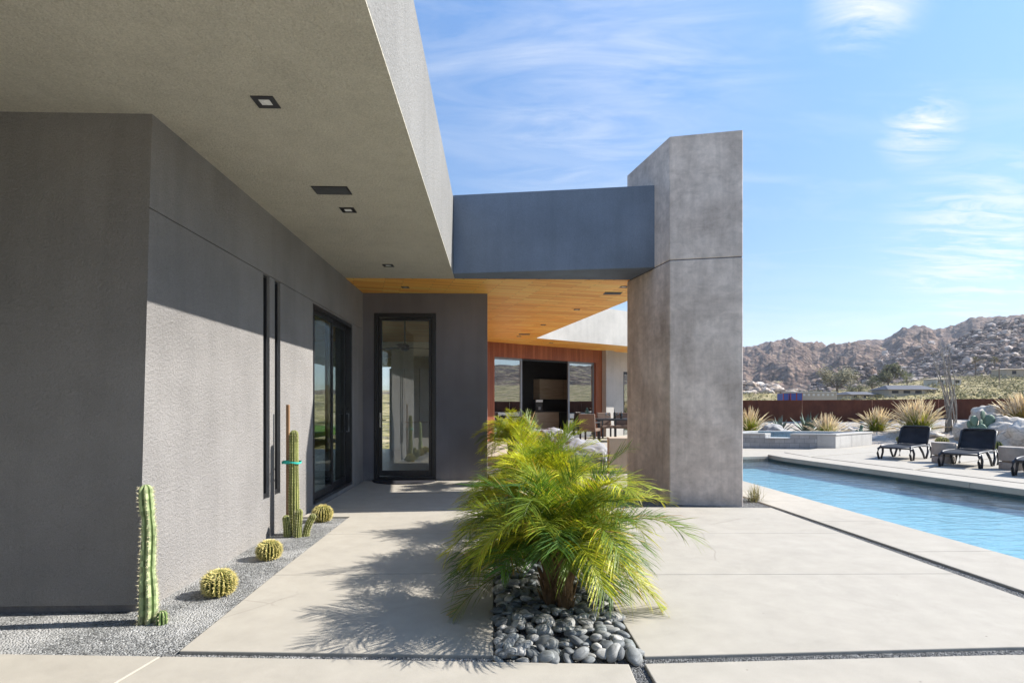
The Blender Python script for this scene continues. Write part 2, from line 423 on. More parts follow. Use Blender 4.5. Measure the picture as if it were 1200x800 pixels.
M['wicker']=simple('brown_wicker',(.16,.11,.08),.7,.3,0,.3,40)
M['teal']=simple('teal_tie',(.03,.42,.34),.5,.4)
M['bottle']=simple('dark_bottle',(.01,.014,.012),.15,.5)
M['lens']=simple('lamp_lens',(.75,.75,.72),.3,.5)
M['roof_dark']=simple('dark_roof',(.09,.09,.10),.7,.3,0,.2,.5)
M['house_tan']=simple('tan_render',(.42,.35,.27),.9,.2,0,.1,.4)
M['house_white']=simple('pale_render',(.60,.57,.52),.9,.2,0,.08,.4)
M['blue_paint']=simple('blue_paint',(.03,.06,.26),.5,.4); M['red_paint']=simple('red_paint',(.35,.03,.03),.5,.4)
M['hose']=simple('black_poly_tube',(.02,.02,.02),.6,.3)
# ------------------------------------------------------------------ sun direction
SAZ=R(4.0)                                   # sun stands a little beyond +x
SEL=math.atan(.757*math.cos(SAZ))
SUN=Vector((math.cos(SEL)*math.cos(SAZ),math.cos(SEL)*math.sin(SAZ),math.sin(SEL)))
ZC=3.46                                       # ceiling / soffit height
WX=-2.43                                      # plane of the side wall
FXE=-.66                                      # roof fascia plane
YB=9.25                                       # grey soffit | cedar ceiling
YD=10.45                                      # door wall plane
# ================================================================== HOUSE
house=thing('house',(-4,6,0),'dark grey stucco modern desert house with deep flat roof and cedar ceiling','house')
def hb(name,mb,mat,**kw): return mb.build(name,M[mat],house,**kw)
# side wall (x = WX) with two slot windows and a sliding door
y_end0,y_end1=3.905,4.07                        # battered end wall: bottom / top
sl=[(onX(308.5,WX),onX(316,WX)),(onX(322,WX),onX(328.5,WX))]
sd=(onX(366.7,WX),onX(412.5,WX)); SZ0,SZ1=.40,2.78; DZ0,DZ1=.06,2.755
T=.28
m=MB()
def wallbox(y0,y1,z0,z1): m.box((WX-T,y0,z0),(WX,y1,z1))
# near end piece is skewed to follow the batter
def skew(z): return lerp(y_end0,y_end1,(z+.3)/(ZC+.3))
yn=sl[0][0]
GZ=2.785
for z0,z1 in ((.035,GZ-.004),(GZ+.004,ZC)):
    v=[(WX-T,skew(z0),z0),(WX,skew(z0),z0),(WX,yn,z0),(WX-T,yn,z0),(WX-T,skew(z1),z1),(WX,skew(z1),z1),(WX,yn,z1),(WX-T,yn,z1)]
    m.add(v,[(0,3,2,1),(4,5,6,7),(0,1,5,4),(1,2,6,5),(2,3,7,6),(3,0,4,7)])
wallbox(3.99,yn,-.3,.034)
wallbox(yn,sl[0][1],-.3,SZ0)
wallbox(sl[0][1],sl[1][0],-.3,GZ-.004)
wallbox(sl[1][0],sl[1][1],-.3,SZ0)
wallbox(sl[1][1],sd[0],-.3,GZ-.004)
wallbox(sd[0],sd[1],-.3,DZ0); wallbox(sd[1],YD,-.3,GZ-.004); wallbox(sd[0],sd[1],DZ1,GZ-.004)
wallbox(yn,YD,GZ+.004,ZC)
side=hb('side_wall',m,'wall')
mg=MB(); mg.box((WX-T,skew(GZ),GZ-.004),(WX-.012,YD,GZ+.004)); hb('reveal_joint',mg,'wall')
# battered end wall facing the camera
EB=.035
m=MB(); x0,x1=-9.0,WX-.0
v=[(x0,skew(EB),EB),(x1-T,skew(EB),EB),(x1-T,skew(EB)+T,EB),(x0,skew(EB)+T,EB),(x0,skew(ZC),ZC),(x1-T,skew(ZC),ZC),(x1-T,skew(ZC)+T,ZC),(x0,skew(ZC)+T,ZC)]
m.add(v,[(0,3,2,1),(4,5,6,7),(0,1,5,4),(1,2,6,5),(2,3,7,6),(3,0,4,7)])
hb('end_wall',m,'wall')
hb('footing',MB().box((-9,3.962,-.3),(WX-.003,3.988,EB-.001)),'wall_dark')
# roof slabs
ZT=4.68
def cp(X,Y): p=c2w(X,Y); return (p.x,p.y)
beamL=(FXE,8.9); beamR=cp(2.15,8.47)
ro=[(-9,-3),(FXE,-3),beamL,(FXE,YB),(-9,YB)]
hb('roof',MB().prism(ro,ZC+.0126,ZT),'fascia')
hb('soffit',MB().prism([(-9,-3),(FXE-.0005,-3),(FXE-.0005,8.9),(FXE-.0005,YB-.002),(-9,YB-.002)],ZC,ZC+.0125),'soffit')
pin=cp(2.7,9.0); pin2=cp(2.66,YB+.08)
fd=Vector((900/660.,1)).normalized()            # direction of the far wing (camera frame)
F0=Vector((-.74,18.4))
nA=cp(2.28,11.24); nB=cp(.74,17.5); nC=cp(4.03,19.85); nD=cp(4.03+fd.x*5.2,19.85+fd.y*5.2)
hb('beam',MB().prism([beamL,beamR,pin,(pin2[0],YB),(FXE,YB)],ZC,ZT+.02),'beam',bevel=.01)
back=[(pin2[0],YB),nA,nB,nC,nD,cp(9,31),cp(-10,31),(-9.3,YB),]
hb('rear_roof',MB().prism(back,ZC+.012,ZT),'fascia')
nv=(Vector(nD)-Vector(nC)).normalized(); nv=Vector((nv.y,-nv.x))*.03
hb('wing_fascia',MB().prism([(nB[0]+nv.x*.1,nB[1]+nv.y*.1),(nB[0]+nv.x+.02,nB[1]+nv.y),(nD[0]+nv.x,nD[1]+nv.y),(nD[0],nD[1])],ZC+.002,ZT+.01),'white_stucco')
ced=[(WX,YB),(pin2[0]-.004,YB),(nA[0]-.004,nA[1]),(nB[0]-.01,nB[1]),(nC[0],nC[1]+.01),(nD[0],nD[1]+.01),cp(6,27),cp(-1.6,18.6),(onY(571,YD),YD),(WX,YD)]
hb('cedar_ceiling',MB().prism(ced,ZC-.004,ZC+.012),'cedar')
# column of trowelled plaster, two lifts with a joint
pcol=[cp(2.25,8.03),cp(3.21,7.83),cp(3.52,9.2),cp(1.92,9.4)]
ctr=Vector((sum(p[0] for p in pcol)/4,sum(p[1] for p in pcol)/4))
ins=[tuple(ctr+(Vector(p)-ctr)*.985) for p in pcol]
m=MB().prism(pcol,-.2,3.45); col=hb('column',m,'plaster',bevel=.012)
MB().prism(ins,3.45,3.462).build('joint',M['wall_dark'],col)
m=MB().prism(pcol,3.462,5.22).build('upper_lift',M['plaster'],col,bevel=.012)
# door wall
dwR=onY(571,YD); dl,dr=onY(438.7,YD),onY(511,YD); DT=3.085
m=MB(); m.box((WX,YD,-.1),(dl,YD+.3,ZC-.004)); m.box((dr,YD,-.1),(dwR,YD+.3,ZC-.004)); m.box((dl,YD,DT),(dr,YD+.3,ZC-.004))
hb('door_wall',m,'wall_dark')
# pivot door
ddz0=.03
door=MB(); fw=.075
for a,b in (((dl,YD-.02,ddz0),(dl+fw,YD+.12,DT)),((dr-fw,YD-.02,ddz0),(dr,YD+.12,DT)),((dl+fw,YD-.02,DT-fw),(dr-fw,YD+.12,DT)),((dl+fw,YD-.02,ddz0),(dr-fw,YD+.12,ddz0+.05))): door.box(a,b)
door=hb('door',door,'black_metal',bevel=.004)
le=MB(); g0,g1=dl+fw+.006,dr-fw-.006; st=.055; z0,z1=ddz0+.056,DT-fw-.006
for a,b in (((g0,YD+.01,z0),(g0+st,YD+.06,z1)),((g1-st,YD+.01,z0),(g1,YD+.06,z1)),((g0+st,YD+.01,z1-st),(g1-st,YD+.06,z1)),((g0+st,YD+.01,z0),(g1-st,YD+.06,z0+.1))): le.box(a,b)
le.build('door_leaf',M['black_metal'],door,bevel=.003)
MB().box((g0+st,YD+.03,z0+.1),(g1-st,YD+.042,z1-st)).build('pane',M['glass_dark'],door)
h=MB(); h.box((g0+.012,YD+.004,.98),(g0+.042,YD+.01,1.25)); h.tube([(g0+.027,YD+.006,1.12),(g0+.027,YD-.05,1.12),(g0+.14,YD-.05,1.12)],.009,8); h.lathe([(.014,-.004),(.014,.004)],(g0+.027,YD,1.21),10)
h.build('handle',M['steel'],door)
MB().box((dl-.02,YD-.09,-.02),(dr+.02,YD+.0,.028)).build('threshold',M['black_metal'],door,bevel=.004)
# slot windows
for a,b in sl:
    m=MB(); t=.022
    m.box((WX-.09,a,SZ0),(WX-.03,a+t,SZ1)); m.box((WX-.09,b-t,SZ0),(WX-.03,b,SZ1)); m.box((WX-.09,a+t,SZ1-t),(WX-.03,b-t,SZ1)); m.box((WX-.09,a+t,SZ0),(WX-.02,b-t,SZ0+.05))
    w=hb('slot_window',m,'black_metal')
    MB().box((WX-.07,a+t,SZ0+.05),(WX-.06,b-t,SZ1-t)).build('pane',M['glass'],w)
# sliding door in the side wall
m=MB(); t=.06; a,b=sd
m.box((WX-.18,a,DZ0),(WX+.004,a+t,DZ1)); m.box((WX-.18,b-t,DZ0),(WX+.004,b,DZ1)); m.box((WX-.18,a+t,DZ1-t),(WX+.004,b-t,DZ1)); m.box((WX-.18,a+t,DZ0),(WX+.012,b-t,DZ0+.045))
sld=hb('sliding_door',m,'black_metal',bevel=.003)
mid=onX(391.5,WX)
def panel(y0,y1,xo,mat='glass'):
    f=MB(); s_=.055; z0,z1=DZ0+.045,DZ1-t
    f.box((xo-.02,y0,z0),(xo+.02,y0+s_,z1)); f.box((xo-.02,y1-s_,z0),(xo+.02,y1,z1)); f.box((xo-.02,y0+s_,z1-s_),(xo+.02,y1-s_,z1)); f.box((xo-.02,y0+s_,z0),(xo+.02,y1-s_,z0+.09))
    p=f.build('panel_frame',M['black_metal'],sld)
    MB().box((xo-.006,y0+s_,z0+.09),(xo+.006,y1-s_,z1-s_)).build('pane',M[mat],sld)
panel(a+t,mid+.06,WX-.05); panel(mid-.02,b-t,WX-.11)
MB().tube([(WX-.075,b-t-.03,.95),(WX-.03,b-t-.03,.95),(WX-.03,b-t-.03,1.25),(WX-.075,b-t-.03,1.25)],.009,8).build('handle',M['grey_metal'],sld)
# ---- return wall + far wing (local frame: u along the wall, w out of it towards the court, z up)
o3=c2w(F0.x,F0.y); e=c2w(fd.x,fd.y); nrm=Vector((e.y,-e.x,0))
ML=Matrix(((e.x,nrm.x,0,o3.x),(e.y,nrm.y,0,o3.y),(0,0,1,0),(0,0,0,1)))
def upx(px):                                  # distance along the far wall seen in column px
    k=(px-CX)/F; return (k*F0.y-F0.x)/(fd.x-k*fd.y)
FZ=.195
def lb(mb,a,b): return mb.box(a,b,ML)
u0,u1,u2,u3,u4,u5=upx(579.5),upx(614),upx(668),upx(698.5),upx(705.5),upx(714.5)
HDR=2.98
m=MB(); lb(m,(-.6,-.25,FZ-.2),(u0,0,ZC-.004)); lb(m,(u0,-.25,HDR),(u3,0,ZC-.004)); lb(m,(u3,-.25,FZ-.2),(u4,0,ZC-.004))
hb('cedar_cladding',m,'clad')
m=MB(); pA=Vector((dwR,YD+.3)); pB=Vector((o3.x,o3.y))-Vector((e.x,e.y))*.6
m.prism([(dwR-.25,YD+.3),(dwR,YD+.3),(pB.x+.3,pB.y+.2),(pB.x-.2,pB.y+.4)],-.1,ZC-.004); hb('return_wall',m,'clad')
m=MB(); lb(m,(u4,-.3,-.2),(u4+.0+(u5-u4),.22,ZC-.004)); lb(m,(u5,-.3,-.2),(upx(731),-.02,ZC-.004)); lb(m,(upx(731),-.3,2.7),(upx(731)+3,-.02,ZC-.004)); lb(m,(upx(731)+3,-.3,-.2),(upx(731)+6,-.02,ZC-.004))
hb('pale_wall',m,'white_stucco')
m=MB(); lb(m,(upx(731),-.15,-.1),(upx(731)+.08,-.05,2.7)); lb(m,(upx(731)+2.9,-.15,-.1),(upx(731)+3,-.05,2.7)); lb(m,(upx(731)+.08,-.15,2.6),(upx(731)+2.9,-.05,2.7))
w=hb('window',m,'black_metal'); lb(MB(),(upx(731)+.08,-.12,-.1),(upx(731)+2.9,-.11,2.6)).build('pane',M['glass_mirror'],w)
def slider(ua,ub,off):
    f=MB(); s_=.07
    lb(f,(ua,off,FZ),(ua+s_,off+.06,HDR)); lb(f,(ub-s_,off,FZ),(ub,off+.06,HDR)); lb(f,(ua+s_,off,HDR-s_),(ub-s_,off+.06,HDR)); lb(f,(ua+s_,off,FZ),(ub-s_,off+.06,FZ+.08))
    w=hb('glass_slider',f,'grey_metal')
    lb(MB(),(ua+s_,off+.02,FZ+.08),(ub-s_,off+.035,HDR-s_)).build('pane',M['glass_mirror'],w)
slider(u0,u1,-.16); slider(u2,u3,-.16)
m=MB(); lb(m,(u0,-.25,HDR-.05),(u3,-.17,HDR)); hb('head_track',m,'black_metal')
# dark room beyond the open slider
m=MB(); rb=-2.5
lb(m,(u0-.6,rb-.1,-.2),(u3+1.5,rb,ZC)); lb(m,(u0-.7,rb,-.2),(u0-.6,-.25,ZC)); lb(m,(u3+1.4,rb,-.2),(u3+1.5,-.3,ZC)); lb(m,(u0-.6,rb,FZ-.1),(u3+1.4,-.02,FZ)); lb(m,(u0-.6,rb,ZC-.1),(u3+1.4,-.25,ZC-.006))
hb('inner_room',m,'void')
# kitchen and living room shells
m=MB(); yk=18.0
m.box((-9,YD+.3,-.1),(dwR-.25,yk,.0)); hb('room_floor',m,'int_floor')
m=MB(); m.box((-9,YD+.3,ZC-.06),(dwR-.25,yk,ZC-.006)); hb('room_ceiling',m,'cedar')
m=MB(); m.box((-9,yk,-.1),(-7.5,yk+.15,ZC)); m.box((-7.5,yk,2.9),(-3.3,yk+.15,ZC)); m.box((-3.3,yk,-.1),(dwR-.2,yk+.15,ZC))  # unseen opening added in the back wall to bring daylight into the kitchen
hb('room_wall',m,'int_wall')
m=MB(); m.box((-9.1,skew(0)+T,-.1),(WX-T,YD+.3,.0)); hb('lounge_floor',m,'int_floor')
m=MB(); m.box((-9.1,4.2,-.1),(-9,6.0,ZC)); m.box((-9.1,6.0,3.2),(-9,17.6,ZC)); m.box((-9.1,17.6,-.1),(-9,18.1,ZC)); hb('lounge_wall',m,'int_wall')  # opening widened out of view to let more daylight indoors
m=MB(); m.box((-9,-3.2,-.3),(FXE-.3,-3.0,ZC-.002)); hb('sky_blocker_wall',m,'wall_dark')  # unseen wall added behind the camera to block sky and darken the end wall
# recessed lamps and vents
def fixture(px,py,dx,dy,z,vent=False):
    p=G(px,py,z); x,y=p.x,p.y
    m=MB(); z0,z1=z-.006,z+.004
    if vent:
        m.box((x-dx/2,y-dy/2,z0),(x+dx/2,y+dy/2,z1)); o=hb('vent',m,'black_metal')
        s_=MB(); k=6
        for i in range(k):
            yy=y-dy/2+.01+(dy-.02)*(i+.5)/k; s_.box((x-dx/2+.012,yy-.003,z0-.003),(x+dx/2-.012,yy+.003,z0-.0005))
        s_.build('slats',M['grey_metal'],o); return
    f=.25
    m.box((x-dx/2,y-dy/2,z0),(x+dx/2,y-dy/2+dy*f,z1)); m.box((x-dx/2,y+dy/2-dy*f,z0),(x+dx/2,y+dy/2,z1))
    m.box((x-dx/2,y-dy/2+dy*f,z0),(x-dx/2+dx*f,y+dy/2-dy*f,z1)); m.box((x+dx/2-dx*f,y-dy/2+dy*f,z0),(x+dx/2,y+dy/2-dy*f,z1))
    o=hb('downlight',m,'black_metal')
    MB().box((x-dx/2+dx*f,y-dy/2+dy*f,z-.003),(x+dx/2-dx*f,y+dy/2-dy*f,z+.003)).build('lens',M['lens'],o)
for px,py in ((311.5,119.5),(408,246),(455,311)): fixture(px,py,.15,.15,ZC)
fixture(389,223,.34,.2,ZC,True)
for px,py in ((475,336.5),(676,362.5),(636.5,380.5),(608,394),(646,401.5)): fixture(px,py,.13,.13,ZC-.004)
fixture(718,343.5,.32,.22,ZC-.004,True); fixture(614.5,391.5,.32,.22,ZC-.004,True); fixture(731,336,.13,.13,ZC-.004)
# ---------------- things inside
isl=thing('kitchen_island',(-1.6,14.6,0),'pale kitchen island with white counter behind the glass door','kitchen island')
MB().box((-2.35,14.2,0),(-1.25,15.2,.9)).build('cabinet',M['int_wall'],isl); MB().box((-2.4,14.15,.9),(-1.2,15.25,.95)).build('counter',M['white_paint'],isl,bevel=.005)
tc=thing('tall_cabinet',(-2.6,17.4,0),'pale tall kitchen cupboards on back wall behind the glass door','cabinet')
for i in range(3): MB().box((-3.2+i*.46,17.2,.02),(-2.76+i*.46,17.98,2.5)).build('cupboard_door',M['white_paint'] if i!=1 else M['int_wall'],tc,bevel=.004)
rg=thing('oven_stack',(-1.5,17.4,0),'stainless oven column with dark gaps behind the glass door','oven')
for i in range(5): MB().box((-1.8,17.3,.1+i*.5),(-1.1,17.98,.52+i*.5)).build('oven_front',M['steel'] if i%2==0 else M['white_paint'],rg,bevel=.01)
MB().box((-1.85,17.42,0),(-1.05,17.99,2.7)).build('carcass',M['black_metal'],rg)
cfz=ZC-.06; cfx,cfy=-2.1,13.2
cf=thing('ceiling_fan',(cfx,cfy,cfz),'black ceiling fan on a rod seen through the glass door','ceiling fan')
MB().tube([(cfx,cfy,cfz),(cfx,cfy,cfz-.6)],.018,8).build('rod',M['black_metal'],cf); MB().lathe([(.05,-.75),(.11,-.72),(.11,-.62),(.04,-.58)],(cfx,cfy,cfz),16).build('motor',M['black_metal'],cf)
for k in range(3):
    aa=.5+k*2.094; Mx=Matrix.Translation((cfx,cfy,cfz-.67))@Matrix.Rotation(aa,4,'Z')@Matrix.Rotation(R(10),4,'X')
    MB().box((.1,-.06,-.005),(.75,.06,.005),Mx).build('blade',M['black_metal'],cf)
# curtain by the sliding door
m=MB(); vs=[];n_=60
for i in range(n_):
    y=8.2+i/n_*.35; x=WX-.34+.035*math.sin(i*1.1)
    vs+= [(x,y,.03),(x,y,2.7)]
m.add(vs,[(2*i,2*i+2,2*i+3,2*i+1) for i in range(n_-1)])
tag(m.build('curtain',M['rug'],origin=(WX-.34,8.37,.03),smooth=True),'dark gathered curtain inside the glass of the side wall slider','curtain')
def lpt(u,w,z): return ML@Vector((u,w,z))
def lthing(name,u,w,z,label,cat,group=None):
    p=lpt(u,w,z); return thing(name,p,label,cat,group)
uc=upx(650)
def ubx(px,w): # along-wall coordinate for a column at offset w
    k=(px-CX)/F; n2=Vector((nrm.x*CS-nrm.y*SN,nrm.x*SN+nrm.y*CS))
    o=F0+n2*w; return (k*o.y-o.x)/(fd.x-k*fd.y)
wb=rb+.0
c1=lthing('wall_cupboard',ubx(650,wb+.4),wb+.2,1.75,'long oak wall cupboard in the dark room beyond the sliders','cupboard')
lb(MB(),(ubx(632.5,wb+.4),wb,1.62),(ubx(669,wb+.4)+.6,wb+.4,2.42)).build('carcass',M['oak'],c1,bevel=.005)
lb(MB(),(ubx(660,wb+.4)-.004,wb+.4,1.62),(ubx(660,wb+.4)+.004,wb+.403,2.42)).build('door_gap',M['void'],c1)
w2=wb+1.1
c2=lthing('bar_cabinet',ubx(642,w2),w2,FZ,'low oak bar cabinet inside the open slider','cabinet')
lb(MB(),(ubx(627,w2),w2-.6,FZ),(ubx(655,w2),w2,FZ+.92)).build('carcass',M['oak'],c2,bevel=.004); lb(MB(),(ubx(626,w2),w2-.62,FZ+.92),(ubx(668,w2)+.3,w2+.02,FZ+.96)).build('counter',M['void'],c2)
lb(MB(),(ubx(657,w2),w2-.6,FZ),(ubx(668,w2)+.3,w2-.02,FZ+.9)).build('wine_fridge',M['black_metal'],c2)
pc=lpt(ubx(637.5,w2),w2-.3,FZ+.96)
cm=thing('coffee_machine',pc,'black and steel coffee machine on the oak bar cabinet','coffee machine')
MB().box((pc.x-.14,pc.y-.15,pc.z),(pc.x+.14,pc.y+.15,pc.z+.05)).build('base',M['black_metal'],cm); MB().box((pc.x-.13,pc.y+.02,pc.z+.05),(pc.x+.13,pc.y+.15,pc.z+.34)).build('body',M['black_metal'],cm); MB().box((pc.x-.14,pc.y-.13,pc.z+.34),(pc.x+.14,pc.y+.15,pc.z+.44)).build('head',M['steel'],cm,bevel=.01); MB().lathe([(.05,0),(.055,.1),(.045,.11)],(pc.x,pc.y-.06,pc.z+.05),14).build('cup',M['white_paint'],cm)
# ================================================================== GROUND
m=MB(); n=64
m.add([(0,0,-2.4)]+[(34*math.cos(2*math.pi*i/n),34*math.sin(2*math.pi*i/n),-2.4) for i in range(n)],[(0,i+1,(i+1)%n+1) for i in range(n)])
struct(m.build('ground',M['soil'],smooth=False))
# pool outline (camera frame)
def nearX(D): return 4.30-.0726*(D-9.79)
def farX(D): return 8.48-.2196*(D-9.33)
pN0=(nearX(-3),-3); pN1=(nearX(14.9),14.9); pF1=(7.17,15.75); pF0=(farX(-3),-3)
pool=[cp(*pN0),cp(*pN1),cp(*pF1),cp(*pF0)]
WZ=-.15
# gravel bed under and between the slabs
gb=[(-12,-4),cp(nearX(-4)-.05,-4),cp(nearX(14.9)-.05,14.9),cp(3.9,24),cp(-2,24),(WX,10.4),(WX,3.9),(-12,3.9)]
def sheet(poly,z,name,mat):
    m=MB(); m.prism(poly,z-.2,z); return m.build(name,M[mat])
struct(sheet([(-12,-4),(-.01,-4),(-.01,10.45),(WX-.05,10.45),(WX-.05,3.95),(-12,3.95)],-.022,'gravel_bed','gravel'))
struct(sheet([(-.01,-4),cp(nearX(-4)-.03,-4),cp(nearX(14.9)-.03,14.9),cp(3.8,24),cp(-1.5,24),cp(-1.5,18.5),(-.01,10.45)],-.020,'gravel_joint','gravel_dark'))
slabs=MB()
def slab(poly,th=.12,z=0.): slabs.prism(poly,z-th,z)
def q(px,py): v=G(px,py); return (v.x,v.y)
# front slabs
J=.006
sA=q(190,768.0)
slab([(-3.35,3.262),q(-60,764.5),(sA[0]-.01,sA[1]),(sA[0]-.17,2.2),(sA[0]-.17,-4),(-3.35,-4)])  # left edge stops short out of view so less light bounces onto end wall
slab([(sA[0]+.002,sA[1]-.001),q(578,774.5),q(737,777.2),(.706,2.6),(.706,-4),(sA[0]-.158,-4),(sA[0]-.158,2.2)])
xr=lambda y:(q(1200,692.5)[0]+(y-4.14)*-.02)
slab([q(755,776.7),q(1180,766.2),(7.5,2.98),(7.5,-4),(.815,-4)])
# left path
ys=[3.245,4.70,6.16,7.10]
xl=-1.82; xrp=-.012
e0=q(210,762); e1=q(578,767)
slab([e0,e1,(xrp,4.70-J),(xl,4.70-J)])
slab([(xl,4.70),(xrp,4.70),(xrp,6.16-J),(xl,6.16-J)])
slab([(xl,6.16),(xrp,6.16),(xrp,7.62-J),(WX+.02,7.62-J),(WX+.02,7.12),(xl,7.12)])
slab([(WX+.02,7.62),(xrp,7.62),(xrp,9.08-J),(WX+.02,9.08-J)])
slab([(WX+.02,9.08),(xrp,9.08),(xrp,10.44),(WX+.02,10.44)])
# right terrace
gl0=q(904,594.6); gl1=q(1200,700.5)
def gl(y): t=(y-gl1[1])/(gl0[1]-gl1[1]); return lerp(gl1[0],gl0[0],t)
gr0=q(883,585); gr1=q(1200,692)
def gr(y): t=(y-gr1[1])/(gr0[1]-gr1[1]); return lerp(gr1[0],gr0[0],t)
a0=q(755,768.3)
rx=.815
slab([a0,q(1180,757.3),(gl(3.16),3.16),(gl(4.56),4.56),(rx,4.62)])
slab([(rx,4.62+J),(gl(4.56),4.56+J),(gl(6.04),6.04),(rx,6.10)])
slab([(rx,6.10+J),(gl(6.04),6.04+J),gl0,(rx,7.72)])
slab([(rx,9.3),cp(1.95,9.55),cp(3.2,9.5),cp(3.1,13.0),(rx,13.0)])
struct(slabs.build('paving',M['slab'],bevel=.006))
# coping strip along the near side of the pool
cop=MB(); Ds=[-3,1.2,2.6,4.0,5.4,6.8,8.2,9.6,11,12.4,13.8,14.9]
for d0,d1 in zip(Ds,Ds[1:]):
    a=cp(nearX(d0+.003),d0+.003); b=cp(nearX(d1-.003),d1-.003)
    ya,yb=a[1],b[1]
    cop.prism([(gr(ya),ya),a,b,(gr(yb),yb)],-.10,0.)
struct(cop.build('pool_coping',M['slab'],bevel=.008))
# pool basin and water
bas=MB(); nP=len(pool); DEP=-.37
bas.add([(p[0],p[1],DEP) for p in pool],[(0,3,2,1)])
for i in range(nP):
    a,b=pool[i],pool[(i+1)%nP]
    bas.add([(a[0],a[1],DEP),(b[0],b[1],DEP),(b[0],b[1],-.102),(a[0],a[1],-.102)],[(0,1,2,3)])
bas_o=struct(bas.build('pool_basin',M['pool_plaster'])); bas_o.data.materials.append(simple('dark_waterline_tile',(.055,.095,.10),.35,.4,0,.25,8))
for i_,p_ in enumerate(bas_o.data.polygons): p_.material_index=0 if i_==0 else 1
c0=Vector((sum(p[0] for p in pool)/4,sum(p[1] for p in pool)/4))
wm=MB(); wm.add([(*(c0+(Vector(p)-c0)*.9995),WZ) for p in pool],[(0,3,2,1)])
struct(wm.build('water',M['water']))
# far deck
deck=MB()
dk1=cp(7.2,15.85); dk2=cp(9.8,18.05); dk3=cp(10.42,18.05)
cwid=.75
def fx(D,o): return (farX(D)+o,D)
nd=[-3,1,3,5,7,8.6,10.2,11.8,13.4,15.0]
for d0,d1 in zip(nd,nd[1:]):
    deck.prism([cp(*fx(d0+.004,0)),cp(*fx(d1-.004,0)),cp(*fx(d1-.004,cwid)),cp(*fx(d0+.004,cwid))],-.11,0)
deck.prism([cp(*fx(15.004,0)),dk1,cp(7.95,16.55),cp(*fx(15.004,cwid))],-.11,0)
BK=[cp(12.62,19.7),cp(13.6,18.4),cp(14.6,16.2),cp(15.6,13.2),cp(17.5,9.5),cp(20,4),cp(23,-3)]
deck.prism([cp(8.03,16.62),dk2,dk3,cp(12.57,19.66)]+[BK[0],BK[1],cp(*fx(15.2,cwid+.09))],-.11,0)
deck.prism([cp(*fx(15.1,cwid+.09)),(BK[1][0],BK[1][1]-.02),BK[2],cp(*fx(12.2,cwid+.09))],-.11,0)
deck.prism([cp(*fx(12.1,cwid+.09)),(BK[2][0],BK[2][1]-.1),BK[3],cp(*fx(9.2,cwid+.09))],-.11,0)
deck.prism([cp(*fx(9.1,cwid+.09)),(BK[3][0],BK[3][1]-.1),BK[4],BK[5],BK[6],cp(*fx(-3,cwid+.09))],-.11,0)
struct(deck.build('pool_deck',M['slab'],bevel=.008))
struct(sheet([cp(*fx(-3,.3)),cp(*fx(15,.3)),cp(7.9,16.4),cp(10,18),cp(12.6,19.7)]+BK[1:],-.05,'deck_joint','gravel_dark'))
# pool end ledge up to the spa
struct(MB().prism([pool[1],pool[2],dk1,dk2,cp(9.8,18.3),cp(5.5,19.3),cp(3.7,18.5)],-.3,-.035).build('pool_ledge',M['slab'],bevel=.006))
# raised patio under the far roof
struct(MB().prism([cp(-1.2,13.2),cp(4.2,13.4),cp(9,22),cp(8,27),cp(2,20.5),cp(-1.2,18.2)],-.05,FZ).build('patio',M['slab'],bevel=.006))
# ------------------------------------------------------------------ soil bank up to the steel wall
TDd=[(780,21.6),(860,21.3),(980,20.9),(1022,19.85),(1060,19.4),(1100,18.6),(1200,16.4),(1300,14.2),(1500,10.6),(1900,6.5)]
TDw=[(780,32),(860,30.5),(980,27.2),(1022,26),(1100,23.8),(1200,21),(1300,18.6),(1500,14.6),(1900,10.2)]
TSz=[(780,.4),(873,.5),(1022,.66),(1100,.82),(1200,.86),(1900,.9)]
def soil_z(px,D):
    s=(D-tab(TDd,px))/(tab(TDw,px)-tab(TDd,px))
    k=-.03+tab(TSz,px)*sst(-.05,.85,s)
    X=(px-CX)/F*D
    return k+.09*mnoise.noise(Vector((X*.7,D*.7,3)))*min(1,max(0,s*4))
def spx(px,D): return PD(px,D,soil_z(px,D))
m=MB(); pxs=[780+i*7 for i in range(161)]; ns=26; vs=[]
for px in pxs:
    a,b=tab(TDd,px)-.4,tab(TDw,px)+.3
    for j in range(ns+1):
        D=a+(b-a)*j/ns; v=spx(px,D)
        v.z+=.025*mnoise.noise(v*3.1)
        vs.append(v)
m.add(vs,[(i*(ns+1)+j,(i+1)*(ns+1)+j,(i+1)*(ns+1)+j+1,i*(ns+1)+j+1) for i in range(len(pxs)-1) for j in range(ns)])
struct(m.build('soil_bank',M['soil'],smooth=True))
# weathering steel wall
wp=[780,860,940,1022,1100,1180,1260,1340,1420,1500,1700,1900]
m=MB(); TW=1.63
sw=thing('steel_wall',PD(1050,25,.5),'long rust brown weathering steel garden wall behind the planting','wall')
for i,(a,b) in enumerate(zip(wp,wp[1:])):
    A=PD(a,tab(TDw,a)); B=PD(b,tab(TDw,b)); d=(B-A).normalized(); nn=Vector((-d.y,d.x,0))*.05
    A2=A+d*.006; B2=B-d*.006
    MB().prism([A2,B2,B2+nn,A2+nn],-.2,TW).build('steel_panel',M['corten'],sw,bevel=.006)
